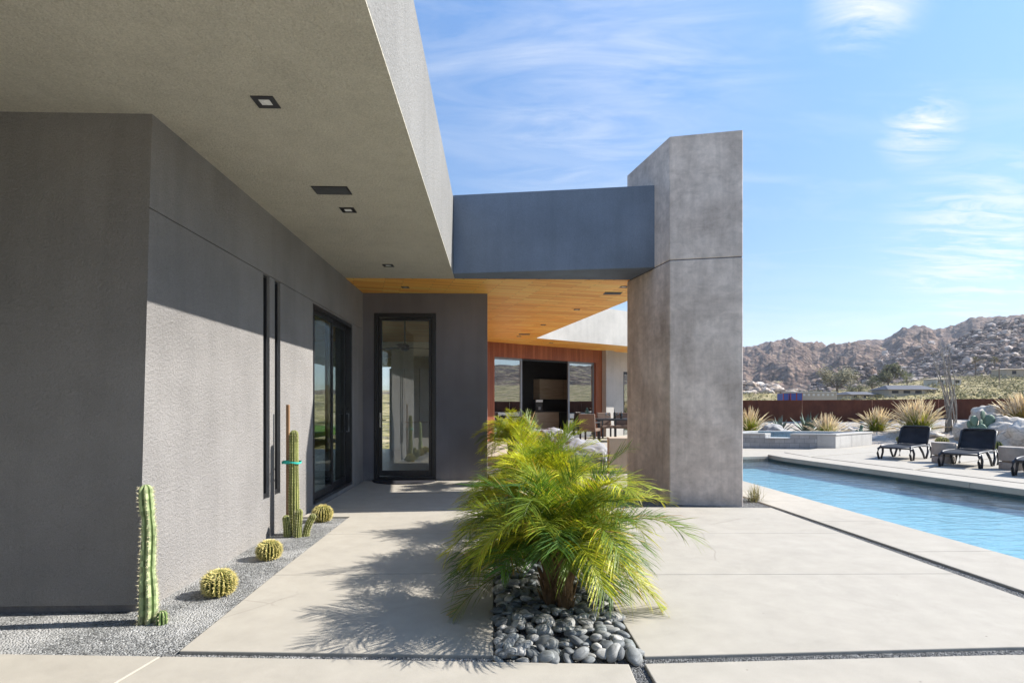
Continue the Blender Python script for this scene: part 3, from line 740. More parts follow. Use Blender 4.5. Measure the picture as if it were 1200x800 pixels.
# ================================================================== TERRAIN
def angpx(px): return math.atan2(px-CX,F)
PA=[(600,428),(700,422),(800,415),(850,412),(873,410),(890,405),(905,401.5),(928,400),(945,403.5),(965,407),(985,403),(1000,400),(1020,399),(1035,397),(1048,389),(1058,384.5),(1080,384),(1100,387.5),(1120,384),(1140,378),(1170,375),(1200,373),(1300,380),(1500,400)]
PB=[(960,470),(1000,455),(1029,444),(1049,434),(1076,423),(1095,413),(1110,404),(1125,395),(1140,387),(1155,381),(1170,377),(1185,374),(1200,372),(1250,362),(1350,372),(1500,385)]
PC=[(925,472),(945,455),(960,446),(975,439),(1000,432),(1022,430),(1040,438),(1060,452),(1075,465)]
PE=[(700,456),(830,446),(873,444),(890,446),(905,446),(918,452),(930,462),(940,470)]
def tanp(T_,a):
    if abs(a)>R(57): a=math.copysign(R(57),a)
    px=CX+F*math.tan(a); 
    return (HY-tab(T_,px))/math.hypot(F,px-CX)
def ridge(r,rp,foot,tn,back=.5):
    top=tn*rp
    if r<=rp: s=max(0,(r-foot)/(rp-foot)); return top*(s**1.15)
    return top*max(0,1-(r-rp)/(rp*back))
def terrain(a,r):
    x,y=r*math.sin(a),r*math.cos(a)
    zb=-1.0+.036*max(0,min(r,210)-42)+.012*max(0,r-210) if r<700 else -1.0+6.05+5.88
    right=sst(R(28),R(38),a)
    zb+=right*.03*max(0,min(r,260)-90)
    out=0
    side=max(sst(R(-10),R(8),a),0)*1.0 if a<R(90) else 1-sst(R(120),R(170),a)
    side=.25+.75*side
    A=ridge(r,1000,330,tanp(PA,a)*1.0,.6)*side
    B=ridge(r,480,215,tanp(PB,a),.5)*side if a>R(26) else 0
    C=ridge(r,285,215,max(0,tanp(PC,a)),.35) if R(25)<a<R(37) else 0
    E=ridge(r,235,190,max(0,tanp(PE,a)),.3) if a<R(28.5) and a>0 else 0
    p=Vector((x,y,0))
    n1=mnoise.ridged_multi_fractal(p*.0075+Vector((3.1,7.7,0)),.9,2.1,6,1.0,2.0)-1.0
    n2=mnoise.fractal(p*.03,1.0,2.0,4); n3=mnoise.ridged_multi_fractal(p*.021+Vector((9,2,0)),.9,2.1,4,1.0,2.0)-1.0
    rock=mnoise.cell(p*.16)
    f1=mnoise.voronoi(p*.11)[0]; b1=max(0,.62-f1[0])
    f2=mnoise.voronoi(p*.3)[0]; b2=max(0,.62-f2[0])
    z=zb
    tps=(tanp(PA,a)*1000,tanp(PB,a)*480,9e9,9e9)
    for v,am,tp_ in ((A,.85,tps[0]),(B,.16,tps[1]),(C,.05,90),(E,.05,90)):
        if v>0.3:
            lo=min(1,v/12.); env=1.
            v2=v*(1+am*n1*(1-min(1,v/max(tp_,1))**1.3))+lo*(n2*3.0+n3*8.*(1-.95*min(1,v/max(tp_,1))) if v is A else n2*2.2)
            z=max(z,v2+H*0)
            out=max(out,lo)
    if B>1 or C>.5 or E>.5: z+=out*(b1*2.6+b2*2.2)
    else: z+=out*(b1*3.0)
    z+=.35*n2*sst(50,90,r)
    return z
def tz(px,D):
    a=angpx(px); return terrain(a,D/math.cos(a))
def TP(px,D): return PD(px,D,tz(px,D))
m=MB()
angs=[]; a=-180.
while a<180:
    angs.append(a)
    if 21<a<45: a+=.05
    elif -15<a<110: a+=.5
    else: a+=3.
rs=[]; r=31.
while r<1700:
    rs.append(r); r*= (1.03 if r<180 else 1.0145 if r<560 else 1.018)
rs+=[2600,5000,12000,30000]
vs=[]
for a in angs:
    ar=R(a); sa,ca=math.sin(ar),math.cos(ar)
    dense=21<a<45
    for r in rs:
        z=terrain(ar,r) if r<1750 else 10.
        if r<34: z=min(z,-.6)
        vs.append(c2w(r*sa,r*ca,z))
nr=len(rs); na=len(angs)
m.add(vs,[(i*nr+j,((i+1)%na)*nr+j,((i+1)%na)*nr+j+1,i*nr+j+1) for i in range(na) for j in range(nr-1)])
terr=struct(m.build('terrain',M['mountain'],smooth=False))
terr.data.polygons.foreach_set('use_smooth',[True]*len(terr.data.polygons))
# loose boulders on the nearer hills
bs=MB(); rng=random.Random(5)
base=[]
for k in range(6): base.append(MB().ico((0,0,0),(1,1,1),1 if k<4 else 2,.5,1.1,k+1))
def boulders(cnt,p0,p1,D0,D1,s0,s1,tones):
    for _ in range(cnt):
        px=rng.uniform(p0,p1); D=D0+(D1-D0)*rng.random(); v=TP(px,D)
        s=s0*(s1/s0)**(rng.random()**2.2); b=rng.choice(base); t=rng.choice(tones); k=rng.uniform(.7,1.25)
        rz=rng.uniform(0,6.28); c_,s_=math.cos(rz),math.sin(rz); sx,sy,sz=s*rng.uniform(.8,1.4),s*rng.uniform(.8,1.3),s*rng.uniform(.6,1.)
        vv=[(v.x+(p[0]*sx*c_-p[1]*sy*s_),v.y+(p[0]*sx*s_+p[1]*sy*c_),v.z+p[2]*sz+sz*.2) for p in b.V]
        bs.add(vv,b.F,(t[0]*k,t[1]*k,t[2]*k))
tones=[(.34,.27,.22),(.22,.168,.138),(.12,.092,.08),(.46,.38,.32),(.08,.064,.06),(.16,.124,.104)]
boulders(6500,1030,1260,215,480,.35,2.3,tones)
boulders(1800,925,1075,205,290,.3,2.0,tones)
boulders(1200,850,940,185,240,.3,1.9,[(.52,.45,.38),(.45,.37,.30),(.33,.26,.2),(.2,.16,.13)])
bo=bs.build('boulder_field',M['boulder_field'],colors=True,smooth=False)
tag(bo,'rocky boulder slopes of the desert mountains','boulders',kind='stuff')
# scrub on the valley floor
sc=MB()
def tuft(mb,v,w,h,n_,cols,rg):
    for _ in range(n_):
        a=rg.uniform(0,6.28); r=w*math.sqrt(rg.random())*.5; z=h*rg.random()**.8*(1-.5*(2*r/w)**2)
        p=Vector((v.x+r*math.cos(a),v.y+r*math.sin(a),v.z+z)); s=w*rg.uniform(.06,.13)
        u=Vector((rg.gauss(0,1),rg.gauss(0,1),rg.gauss(0,1))).normalized(); t=u.orthogonal().normalized()
        c=rg.choice(cols); k=rg.uniform(.7,1.3)
        mb.add([p-u*s,p+t*s*.6,p+u*s,p-t*s*.6],[(0,1,2,3)],(c[0]*k,c[1]*k,c[2]*k))
sg=[(.17,.155,.06),(.24,.20,.085),(.11,.11,.05),(.30,.25,.12)]
for _ in range(900):
    px=rng.uniform(860,1240); D=rng.uniform(40,230)**1.0; v=TP(px,D)
    w=rng.uniform(.8,2.2); tuft(sc,v,w,w*.6,26,sg,rng)
for _ in range(700):
    px=rng.uniform(1080,1240); D=rng.uniform(70,250); v=TP(px,D)
    w=rng.uniform(.9,2.6); tuft(sc,v,w,w*.6,22,sg,rng)
tag(sc.build('desert_scrub',M['leaf_dull'],colors=True),'dry yellow green desert scrub beyond the steel wall','scrub',kind='stuff')
# ------------------------------------------------------------------ far trees, houses, poles
def tree(px,D,w,h,cols,label,n_=1400,lean=0,sparse=False,group=None):
    v=TP(px,D); v.z-=.15; rg=random.Random(int(px*7+D))
    t=thing('tree',v,label,'tree',group)
    tr=MB(); tr.tube([v,v+Vector((lean*.2,0,h*.3)),v+Vector((lean*.5,0,h*.55))],[w*.03,w*.024,w*.014],7)
    lobes=[]
    for k in range(9):
        a=rg.uniform(0,6.28); rr=w*.33*math.sqrt(rg.random())
        c=v+Vector((lean+rr*math.cos(a),rr*math.sin(a),h*rg.uniform(.42,.84)))
        lobes.append((c,w*rg.uniform(.14,.24)))
        tr.tube([v+Vector((lean*.2,0,h*.28)),(v+c)/2+Vector((0,0,h*.1)),c],[w*.016,w*.011,w*.004],5)
    tr.build('trunk',M['bark'],t)
    cr=MB()
    for _ in range(n_):
        c,r=rg.choice(lobes); d=Vector((rg.gauss(0,1),rg.gauss(0,1),rg.gauss(0,.8))); d=d.normalized()*r*(rg.random()**.45)*rg.uniform(.8,1.25)
        p=c+d; s=w*rg.uniform(.012,.028)*(1.0 if sparse else 1.2)
        u=Vector((rg.gauss(0,1),rg.gauss(0,1),rg.gauss(0,1))).normalized(); q_=u.orthogonal().normalized()
        cc=rg.choice(cols); k=rg.uniform(.65,1.35)
        cr.add([p-u*s,p+q_*s*.7,p+u*s,p-q_*s*.7],[(0,1,2,3)],(cc[0]*k,cc[1]*k,cc[2]*k))
    cr.build('crown',M['leaf_dull'],t,colors=True); return t
pale=[(.23,.205,.12),(.28,.25,.16),(.18,.165,.09)]; dark=[(.05,.06,.025),(.07,.08,.03),(.10,.10,.045)]; olive=[(.13,.125,.05),(.17,.16,.07),(.10,.10,.045)]
tree(981,150,10.5,7.6,pale,'pale bare grey green tree, widest of the trees beyond the steel wall',3600,0,True)
tree(1041,150,9,7.0,olive,'rounded olive green tree right of the pale tree, beyond the steel wall',4200)
tree(1022,140,5,4.4,dark,'dark evergreen tree between the pale tree and the olive tree',1200)
tree(1006,120,5,3.0,olive,'low olive bush tree under the pale tree, right of it',900)
tree(957,120,4.5,2.4,dark,'low dark green bush tree left of the pale tree',900)
tree(874.5,60,2.2,1.9,[(.20,.20,.06),(.15,.16,.05)],'small yellow green bush tree beside the column, over the steel wall',600)
tree(1063,135,3.6,4.6,[(.14,.16,.03),(.20,.20,.06)],'narrow bright green tree right of the olive tree',900)
def far_palm(px,D,h,cr,label):
    v=TP(px,D); v.z-=.1; rg=random.Random(int(px)); t=thing('palm_tree',v,label,'palm')
    MB().tube([v,v+Vector((.1,0,h*.5)),v+Vector((0,0,h))],[.25,.2,.18],7).build('trunk',M['bark'],t)
    m=MB()
    for k in range(46):
        a=rg.uniform(0,6.28); el=rg.uniform(-1.1,1.3); d=Vector((math.cos(a)*math.cos(el),math.sin(a)*math.cos(el),math.sin(el)))
        s=d.cross(Vector((0,0,1))).normalized()*cr*.12; c=v+Vector((0,0,h)); kk=rg.uniform(.7,1.3)
        col=(.12*kk,.11*kk,.045*kk) if el>-.3 else (.25*kk,.19*kk,.1*kk)
        tip=c+d*cr+Vector((0,0,-.15*cr)); mid_=c+d*cr*.6
        m.add([c,mid_+s,tip,mid_-s],[(0,1,2,3)],col)
    m.build('crown',M['leaf_dull'],t,colors=True)
far_palm(1143,190,6.2,1.5,'left one of two small fan palms on the scrub slope')
far_palm(1165.5,190,6.6,1.5,'right one of two small fan palms on the scrub slope')
v=TP(1171,120); pl=thing('utility_pole',v,'thin dark utility pole on the scrub slope beside the palms','pole')
MB().tube([v-Vector((0,0,.3)),v+Vector((0,0,4.2))],[.12,.09],8).build('pole',M['bark'],pl)
def far_house(px,D,w,d,h,mat,roof,label,rot=0.,rh=.5,wins=3,zo=0):
    v=TP(px,D); v.z+=zo; t=thing('far_house',v,label,'house'); t.rotation_euler.z=0
    Mx=Matrix.Translation(v)@Matrix.Rotation(rot,4,'Z')
    w_=MB().box((-w/2,-d/2,-1.5),(w/2,d/2,h),Mx).build('wall',M[mat],t)
    ov=.5
    m=MB(); vs=[Mx@Vector(p) for p in ((-w/2-ov,-d/2-ov,h),(w/2+ov,-d/2-ov,h),(w/2+ov,d/2+ov,h),(-w/2-ov,d/2+ov,h),(-w/2+1,0,h+rh),(w/2-1,0,h+rh))]
    m.add(vs,[(0,1,5,4),(2,3,4,5),(1,2,5),(3,0,4),(0,3,2,1)]); m.build('roof',M[roof],t)
    for i in range(wins):
        x=-w/2+w*(i+.5)/wins
        MB().box((x-.6,-d/2-.03,h*.35),(x+.6,-d/2+.05,h*.8),Mx).build('window',M['void'],t)
far_house(1003,112,7,5,1.0,'house_tan','roof_dark','low far house with dark grey roof under the pale tree',.2,.6,3,-.1)
far_house(1058,110,8.5,6,1.1,'house_tan','roof_dark','long far house with dark roof above the tall grass clump',-.1,.9,4,-.1)
far_house(1104,135,6,4,1.5,'house_white','house_tan','pale far house with flat tan roof on the scrub slope',.0,.3,3)
far_house(1195,160,12,5,2.2,'house_tan','house_tan','pale low house on the slope at the right edge',.0,.3,3)
# long pale trailer with a blue and red end
v=TP(948,92); v.z+=.55
tr=thing('trailer',v,'long cream trailer with square windows behind the steel wall','trailer')
MB().box((v.x-3.6,v.y-1.2,v.z+.1),(v.x+3.9,v.y+1.2,v.z+1.55)).build('body',M['house_tan'],tr,bevel=.05)
MB().box((v.x-3.7,v.y-1.25,v.z+1.55),(v.x+4,v.y+1.25,v.z+1.65)).build('roof',M['house_white'],tr)
for i in range(9): MB().box((v.x-3.2+i*.78,v.y-1.22,v.z+1.0),(v.x-2.85+i*.78,v.y-1.19,v.z+1.32)).build('window',M['house_white'],tr)
for i,(px,mt) in enumerate(((917.5,'blue_paint'),(926,'blue_paint'),(933,'blue_paint'))):
    c=TP(px,88); c.z+=.75; t=thing('parked_container',c,['blue steel container with red posts, leftmost of three by the trailer','blue steel container, middle of three by the trailer','blue steel container nearest the cream trailer'][i],'container','blue containers beside the trailer')
    MB().box((c.x-.4,c.y-1,c.z-.2),(c.x+.38,c.y+1,c.z+1.35)).build('body',M[mt],t); MB().box((c.x-.48,c.y-1.02,c.z-.2),(c.x-.4,c.y-.9,c.z+1.4)).build('post',M['red_paint'],t); MB().box((c.x+.38,c.y-1.02,c.z-.2),(c.x+.44,c.y-.9,c.z+1.4)).build('post',M['red_paint'],t)
# ================================================================== SPA
A=Vector((10.4,18.1)); Bv=Vector((12.57,19.66)); Lf=Vector((6.6,18.86)); Cc=Lf+(Bv-A)
sp_o=c2w(9.4,19.2,0)
spa=thing('spa',sp_o,'raised square spa of grey tile and pale concrete at the end of the pool','spa')
ef=(Lf-A).normalized(); es=(Bv-A).normalized(); SZ=.46; th=.32
def ab(s,t): v=A+ef*s+es*t; return cp(v.x,v.y)
Lw=(Lf-A).length; Ls=(Bv-A).length
# spillway notch positions from columns 897..926
def sfor(px): k=(px-CX)/F; return (k*A.y-A.x)/(ef.x-k*ef.y)
s1,s2=sfor(926),sfor(897); sb=sfor(958)
def seg(a,b,t0,t1,z0,z1): return MB().prism([ab(a,t0),ab(b,t0),ab(b,t1),ab(a,t1)],z0,z1)
m=MB()
for a,b,zt in ((sb,s1,SZ-.05),(s1,s2,.30),(s2,Lw,SZ-.05)):
    m.prism([ab(a,0),ab(b,0),ab(b,th),ab(a,th)],-.3,zt)
m.build('tiled_wall',M['tile'],spa)
m=MB().prism([ab(0,0),ab(sb,-.02),ab(sb,th),ab(0,th)],-.1,SZ-.05); m.build('corner_block',M['spa_cap'],spa,bevel=.008)
for i in range(3):
    t0=th+(Ls-th)*i/3+.004; t1=th+(Ls-th)*(i+1)/3-.004
    MB().prism([ab(0,t0),ab(th,t0),ab(th,t1),ab(0,t1)],-.1,SZ-.05).build('side_block',M['spa_cap'],spa,bevel=.006)
MB().prism([ab(th,Ls-th),ab(Lw,Ls-th),ab(Lw,Ls),ab(th,Ls)],-.1,SZ-.05).build('back_wall',M['tile'],spa)
MB().prism([ab(Lw-th,th),ab(Lw,th),ab(Lw,Ls-th),ab(Lw-th,Ls-th)],-.1,SZ-.05).build('end_wall',M['tile'],spa)
m=MB()
for a,b,t0,t1 in ((-.03,s1,-.03,th),(s2,Lw,-.03,th),(-.03,th,th,Ls),(th,Lw,Ls-th,Ls),(Lw-th,Lw,th,Ls-th)):
    m.prism([ab(a,t0),ab(b,t0),ab(b,t1),ab(a,t1)],SZ-.048,SZ)
m.build('cap',M['spa_cap'],spa,bevel=.006)
seg(s1+.02,s2-.02,-.06,th,.302,.325).build('spillway',M['white_paint'],spa)
seg(th,Lw-th,th,Ls-th,-.1,.0).build('basin',M['pool_plaster'],spa)
seg(th,Lw-th,th,Ls-th,.36,.365).build('spa_water',M['water'],spa)
# ================================================================== PLANTS
# --- pygmy date palms in the pebble strip
def frond(mb,base,az,el,L,droop,rg,wid=.16,nl=34,tone=(.2,.22,.03),dry=0.):
    n=12; pts=[]; d=Vector((math.cos(az)*math.cos(el),math.sin(az)*math.cos(el),math.sin(el))); p=Vector(base)
    side=Vector((-math.sin(az),math.cos(az),0)); tw=rg.uniform(-.35,.35)
    for i in range(n+1):
        pts.append(p.copy()); p=p+d*(L/n)
        d=(d+Vector((0,0,-droop/n*(.35+1.6*(i/n)**1.3)))+side*tw/n).normalized()
    mb.tube(pts,[.006-.0048*i/n for i in range(n+1)],4,tuple(x*.9 for x in tone),False)
    for k in range(nl):
        t=.13+.87*(k+.5+rg.uniform(-.3,.3))/nl; f=min(t,.999)*n; i=min(n-1,int(f)); c=pts[i].lerp(pts[i+1],f-i)
        tg=(pts[i+1]-pts[i]).normalized(); sd_=tg.cross(Vector((0,0,1)))
        if sd_.length<.05: sd_=side.copy()
        sd_.normalize(); upv=sd_.cross(tg)
        ll=wid*(.35+.65*math.sin(math.pi*min(1,.14+.74*t))**.8)*rg.uniform(.8,1.2)
        for s in (-1,1):
            dirn=(sd_*s*rg.uniform(.65,.95)+tg*(.45+.75*t)+upv*rg.uniform(-.05,.5)).normalized()
            w=.0025*rg.uniform(.8,1.35); wv=(tg-dirn*tg.dot(dirn)).normalized()*w
            sag=ll*rg.uniform(.04,.34)
            q0=c; q1=c+dirn*ll*.4+Vector((0,0,-sag*.08)); q2=c+dirn*ll*.75+Vector((0,0,-sag*.45)); q3=c+dirn*ll*.97+Vector((0,0,-sag))
            kk=rg.uniform(.65,1.35); y=rg.uniform(.9,1.12)
            col=(tone[0]*kk*y,tone[1]*kk,tone[2]*kk)
            if rg.random()<.035+dry: col=(.40*kk,.25*kk,.06*kk)
            tip=(min(.6,col[0]*1.35),col[1]*1.08,col[2]*.9)
            mb.add([q0-wv*.7,q0+wv*.7,q1+wv,q1-wv],[(0,1,2,3)],col); mb.add([q1-wv,q1+wv,q2+wv*.75,q2-wv*.75],[(0,1,2,3)],col); mb.add([q2-wv*.75,q2+wv*.75,q3],[(0,1,2)],tip)
def palm(px,D,h,L,nf,label,seed,stems=1,yel=0.):
    v=PD(px,D,-.03); rg=random.Random(seed)
    t=thing('date_palm',v,label,'palm','pygmy date palms in the pebble strip')
    tr=MB(); cr=MB()
    for s in range(stems):
        off=Vector((0,0,0)) if s==0 else Vector((rg.uniform(-.12,-.08) if s==1 else .1,rg.uniform(.02,.12),0))
        b=v+off; hh=h*(1 if s==0 else rg.uniform(.75,.95)); top=b+Vector((rg.uniform(-.03,.03),0,hh))
        tr.tube([b+Vector((0,0,-.05)),b+Vector((0,0,hh*.4)),top],[.055,.05,.065],10)
        for k in range(34):
            a=rg.uniform(0,6.28); z=hh*rg.uniform(.05,1.05); d=Vector((math.cos(a),math.sin(a),0))
            p=b+Vector((0,0,z))+d*.045; tr.tube([p,p+d*.02+Vector((0,0,.05)),p+d*.05+Vector((0,0,.12))],[.014,.011,.003],4)
        for k in range(nf):
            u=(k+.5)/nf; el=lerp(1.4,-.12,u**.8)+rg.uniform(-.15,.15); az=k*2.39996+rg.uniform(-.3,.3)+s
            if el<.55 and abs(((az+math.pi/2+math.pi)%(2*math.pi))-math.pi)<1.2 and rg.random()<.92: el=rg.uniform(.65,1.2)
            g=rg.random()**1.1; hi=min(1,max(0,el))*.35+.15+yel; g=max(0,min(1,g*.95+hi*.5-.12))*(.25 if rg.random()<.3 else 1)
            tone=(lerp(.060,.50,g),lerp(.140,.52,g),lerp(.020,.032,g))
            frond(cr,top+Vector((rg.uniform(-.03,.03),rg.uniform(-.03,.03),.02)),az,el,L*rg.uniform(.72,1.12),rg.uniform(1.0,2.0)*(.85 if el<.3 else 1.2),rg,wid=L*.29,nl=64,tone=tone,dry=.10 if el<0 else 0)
    tr.build('trunk',M['trunk'],t); cr.build('crown',M['leaf'],t,colors=True); return t
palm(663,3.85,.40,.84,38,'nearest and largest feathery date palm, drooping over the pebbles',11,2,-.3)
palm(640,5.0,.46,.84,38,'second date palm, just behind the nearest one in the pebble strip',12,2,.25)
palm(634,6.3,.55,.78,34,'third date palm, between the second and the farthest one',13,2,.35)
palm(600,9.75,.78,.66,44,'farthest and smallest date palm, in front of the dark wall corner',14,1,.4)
# --- pebbles
pr=[]
for k in range(8):
    rgk=random.Random(100+k)
    mb=MB().ico((0,0,0),(.054*rgk.uniform(.8,1.2),.040*rgk.uniform(.8,1.15),.021*rgk.uniform(.8,1.25)),3,.14,.9,k+3)
    o=mb.build('pebble',M['pebble'],smooth=True); pr.append(o)
rg=random.Random(21); cnt=0; used=set()
plx0,plx1=.005,.792
cells=[]
y=3.10
while y<10.3:
    x=plx0+.03
    while x<plx1-.02:
        cells.append((x+rg.uniform(-.018,.018),y+rg.uniform(-.018,.018))); x+=.061
    y+=.055
cells.sort(key=lambda c:c[1])
stuff=MB()
def put_peb(x,y,z):
    global cnt
    s=rg.choice((.62,.72,.8,.88,.96,1.15)); rz=rg.uniform(0,6.28); k=rg.randrange(8)
    if cnt<300:
        o=pr[k] if k not in used else pr[k].copy()
        if k in used: COL.objects.link(o)
        used.add(k)
        o.location=(x,y,z); o.scale=(s,s,s*rg.uniform(.85,1.2)); o.rotation_euler=(rg.uniform(-.5,.5),rg.uniform(-.5,.5),rz)
        tag(o,'smooth grey river pebble in the bed under the date palms','pebble','grey river pebbles under the date palms')
        cnt+=1
    else:
        b=PB_[k]; c_,s_=math.cos(rz),math.sin(rz); kk=rg.choice(((.12,.13,.14),(.2,.21,.22),(.27,.27,.26),(.16,.18,.18),(.33,.32,.29)))
        stuff.add([(x+s*(p[0]*c_-p[1]*s_),y+s*(p[0]*s_+p[1]*c_),z+s*p[2]) for p in b.V],b.F,kk)
PB_=[MB().ico((0,0,0),(.054,.040,.028),2,.14,.9,k+3) for k in range(8)]
front=[c for c in cells if c[1]<4.35]; rest=[c for c in cells if c[1]>=4.35]
for x,y in front: put_peb(x,y,-.002+rg.uniform(-.02,.034))
cnt=max(cnt,300) if cnt>=300 else cnt
for x,y in rest: put_peb(x,y,-.002+rg.uniform(-.02,.034))
for k in range(8):
    if k not in used: bpy.data.objects.remove(pr[k])
tag(stuff.build('pebble_bed',colmat('pebble_mass',.6),colors=True,smooth=True),'grey river pebbles farther along the palm strip','pebbles',kind='stuff')
# --- loose gravel stones
gs=MB(); rg=random.Random(31)
octv=[(1,0,0),(0,1,0),(-1,0,0),(0,-1,0),(0,0,1)]; octf=[(0,1,4),(1,2,4),(2,3,4),(3,0,4)]
def gstone(x,y,z,s,c):
    a=rg.uniform(0,1.6); ca,sa=math.cos(a),math.sin(a); sx,sy,sz=s*rg.uniform(.7,1.3),s*rg.uniform(.7,1.2),s*rg.uniform(.5,1.)
    gs.add([(x+p[0]*sx*ca-p[1]*sy*sa,y+p[0]*sx*sa+p[1]*sy*ca,z+p[2]*sz) for p in octv],octf,c)
def gcol(lo,hi): k=rg.uniform(lo,hi); return (k,k*.99,k*.96)
for _ in range(26000):
    x=rg.uniform(-4.6,-1.83); y=rg.uniform(3.1,7.1)
    if y>3.82 and x<WX+.01: continue
    nz=mnoise.noise(Vector((x*1.6,y*1.6,5)))
    gstone(x,y,-.024,rg.uniform(.003,.0085),gcol(.05,.26) if nz<.02 or rg.random()<.25 else gcol(.24,.44))
for _ in range(3500):
    x=rg.uniform(-1.9,0); t=rg.random(); gstone(x,rg.uniform(3.02,3.3),-.022,rg.uniform(.004,.009),gcol(.05,.22))
for _ in range(7000):
    x=rg.uniform(.8,4.3); gstone(x,rg.uniform(2.98,3.25),-.022,rg.uniform(.004,.009),gcol(.05,.22))
for _ in range(1200):
    gstone(rg.uniform(.70,.82),rg.uniform(2.2,3.1),-.022,rg.uniform(.004,.010),gcol(.05,.22))
for _ in range(6000):
    y=rg.uniform(3.2,8.4); gstone(rg.uniform(gl(y)-.01,gr(y)+.01),y,-.022,rg.uniform(.004,.009),gcol(.05,.22))
tag(gs.build('gravel_stones',M['stones'],colors=True),'loose grey gravel stones beside the wall and between slabs','gravel',kind='stuff')
# --- cacti
def ribbed(mb,pts,rad,ribs,depth,col0,col1,nper=6,seed=0):
    n=ribs*nper; vs=[]; rings=[]
    pts=[Vector(p) for p in pts]
    for i,p in enumerate(pts):
        d=(pts[min(i+1,len(pts)-1)]-pts[max(i-1,0)]).normalized(); a=Vector((1,0,0)); a=(a-d*a.dot(d)).normalized(); b=d.cross(a)
        for k in range(n):
            t=2*math.pi*k/n; c=abs(math.cos(t*ribs/2)); rr=rad[i]*(1-depth+depth*c**.8)
            vs.append(p+(a*math.cos(t)+b*math.sin(t))*rr)
    for i in range(len(pts)-1):
        cork=max(0.,1-(i+.5)/(len(pts)*.13)) if len(pts)>30 else 0.
        for k in range(n):
            k2=(k+1)%n; t=2*math.pi*(k+.5)/n; c=abs(math.cos(t*ribs/2)); cv=.82+.36*mnoise.cell(Vector((i*.31+seed,k*.7,ribs)))
            col=tuple(lerp(lerp(x,y_,c**2)*cv,z_,cork*.8) for x,y_,z_ in zip(col0,col1,(.20,.155,.09)))
            mb.add([vs[i*n+k],vs[i*n+k2],vs[(i+1)*n+k2],vs[(i+1)*n+k]],[(0,1,2,3)],col)
    m_=(len(pts)-1)*n
    mb.add(vs[m_:m_+n],[tuple(range(n))],col1)
def spines(mb,pts,rad,ribs,step,ln,cnt_,rg,phase=0.):
    pts=[Vector(p) for p in pts]; tot=0; acc=[0]
    for a,b in zip(pts,pts[1:]): acc.append(acc[-1]+(b-a).length)
    z=step*.5
    while z<acc[-1]:
        i=0
        while i<len(pts)-2 and acc[i+1]<z: i+=1
        f=(z-acc[i])/(acc[i+1]-acc[i]); p=pts[i].lerp(pts[i+1],f); r=lerp(rad[i],rad[i+1],f); d=(pts[i+1]-pts[i]).normalized()
        a=Vector((1,0,0)); a=(a-d*a.dot(d)).normalized(); b=d.cross(a)
        for k in range(ribs):
            t=2*math.pi*k/ribs; o_=(a*math.cos(t)+b*math.sin(t)); c=p+o_*r*.99
            for _ in range(cnt_):
                dr=(o_*1.+Vector((rg.gauss(0,.5),rg.gauss(0,.5),rg.gauss(.05,.5)))).normalized()
                w=dr.orthogonal().normalized()*ln*.075; w2=dr.cross(w)
                mb.add([c+w,c-w*.5+w2*.8,c-w*.5-w2*.8,c+dr*ln*rg.uniform(.6,1.2)],[(0,1,3),(1,2,3),(2,0,3)],(1,1,1))
        z+=step
def dome(base,h,r0,r1,n=14,bend=(0,0),wob=0,seed=0):
    pts=[];rad=[]; rg=random.Random(seed)
    for i in range(n+1):
        t=i/n; pts.append(Vector(base)+Vector((bend[0]*t*t,bend[1]*t*t,h*t)))
        r=lerp(r0,r1,t)*(1+wob*math.sin(t*9+seed))
        rad.append(r)
    # rounded tip
    for k in range(1,6):
        a=k/5*math.pi/2*.97; pts.append(pts[n]+Vector((0,0,rad[n]*math.sin(a)))); rad.append(rad[n]*math.cos(a))
    return pts,rad
cg0,cg1=(.19,.26,.10),(.42,.48,.25)
b=G(175,731,-.035); rg=random.Random(3)
cc=thing('column_cactus',b,'pale green spiny column cactus at the corner of the wall','cactus')
pts,rad=dome(b+Vector((-.015,0,-.02)),.89,.060,.044,72,(.0,0),.0,1)
for i_ in range(len(rad)):
    t_=min(1,i_/72.); rad[i_]*=1+.03*math.sin(i_*1.57)+.05*math.sin(t_*8)-(.16*math.exp(-((t_-.80)/.035)**2))-(.08*math.exp(-((t_-.42)/.04)**2))
    pts[i_]=pts[i_]+Vector((.010*math.sin(t_*3.4)+.005*math.sin(t_*11),0,0))
m=MB(); ribbed(m,pts,rad,6,.42,cg0,cg1); st_=m.build('stem',M['plant_col'],cc,colors=True,smooth=True)
m=MB(); spines(m,pts,rad,6,.028,.021,5,rg); m.build('spines',M['spine'],st_)['kind']='stuff'
b2=b+Vector((.098,-.03,-.005)); pts,rad=dome(b2,.07,.034,.034,6)
m=MB(); ribbed(m,pts,rad,8,.3,(.05,.09,.03),(.20,.28,.09)); st_=m.build('offshoot',M['plant_col'],cc,colors=True,smooth=True)
m=MB(); spines(m,pts,rad,8,.022,.018,3,rg); m.build('spines',M['spine'],st_)['kind']='stuff'
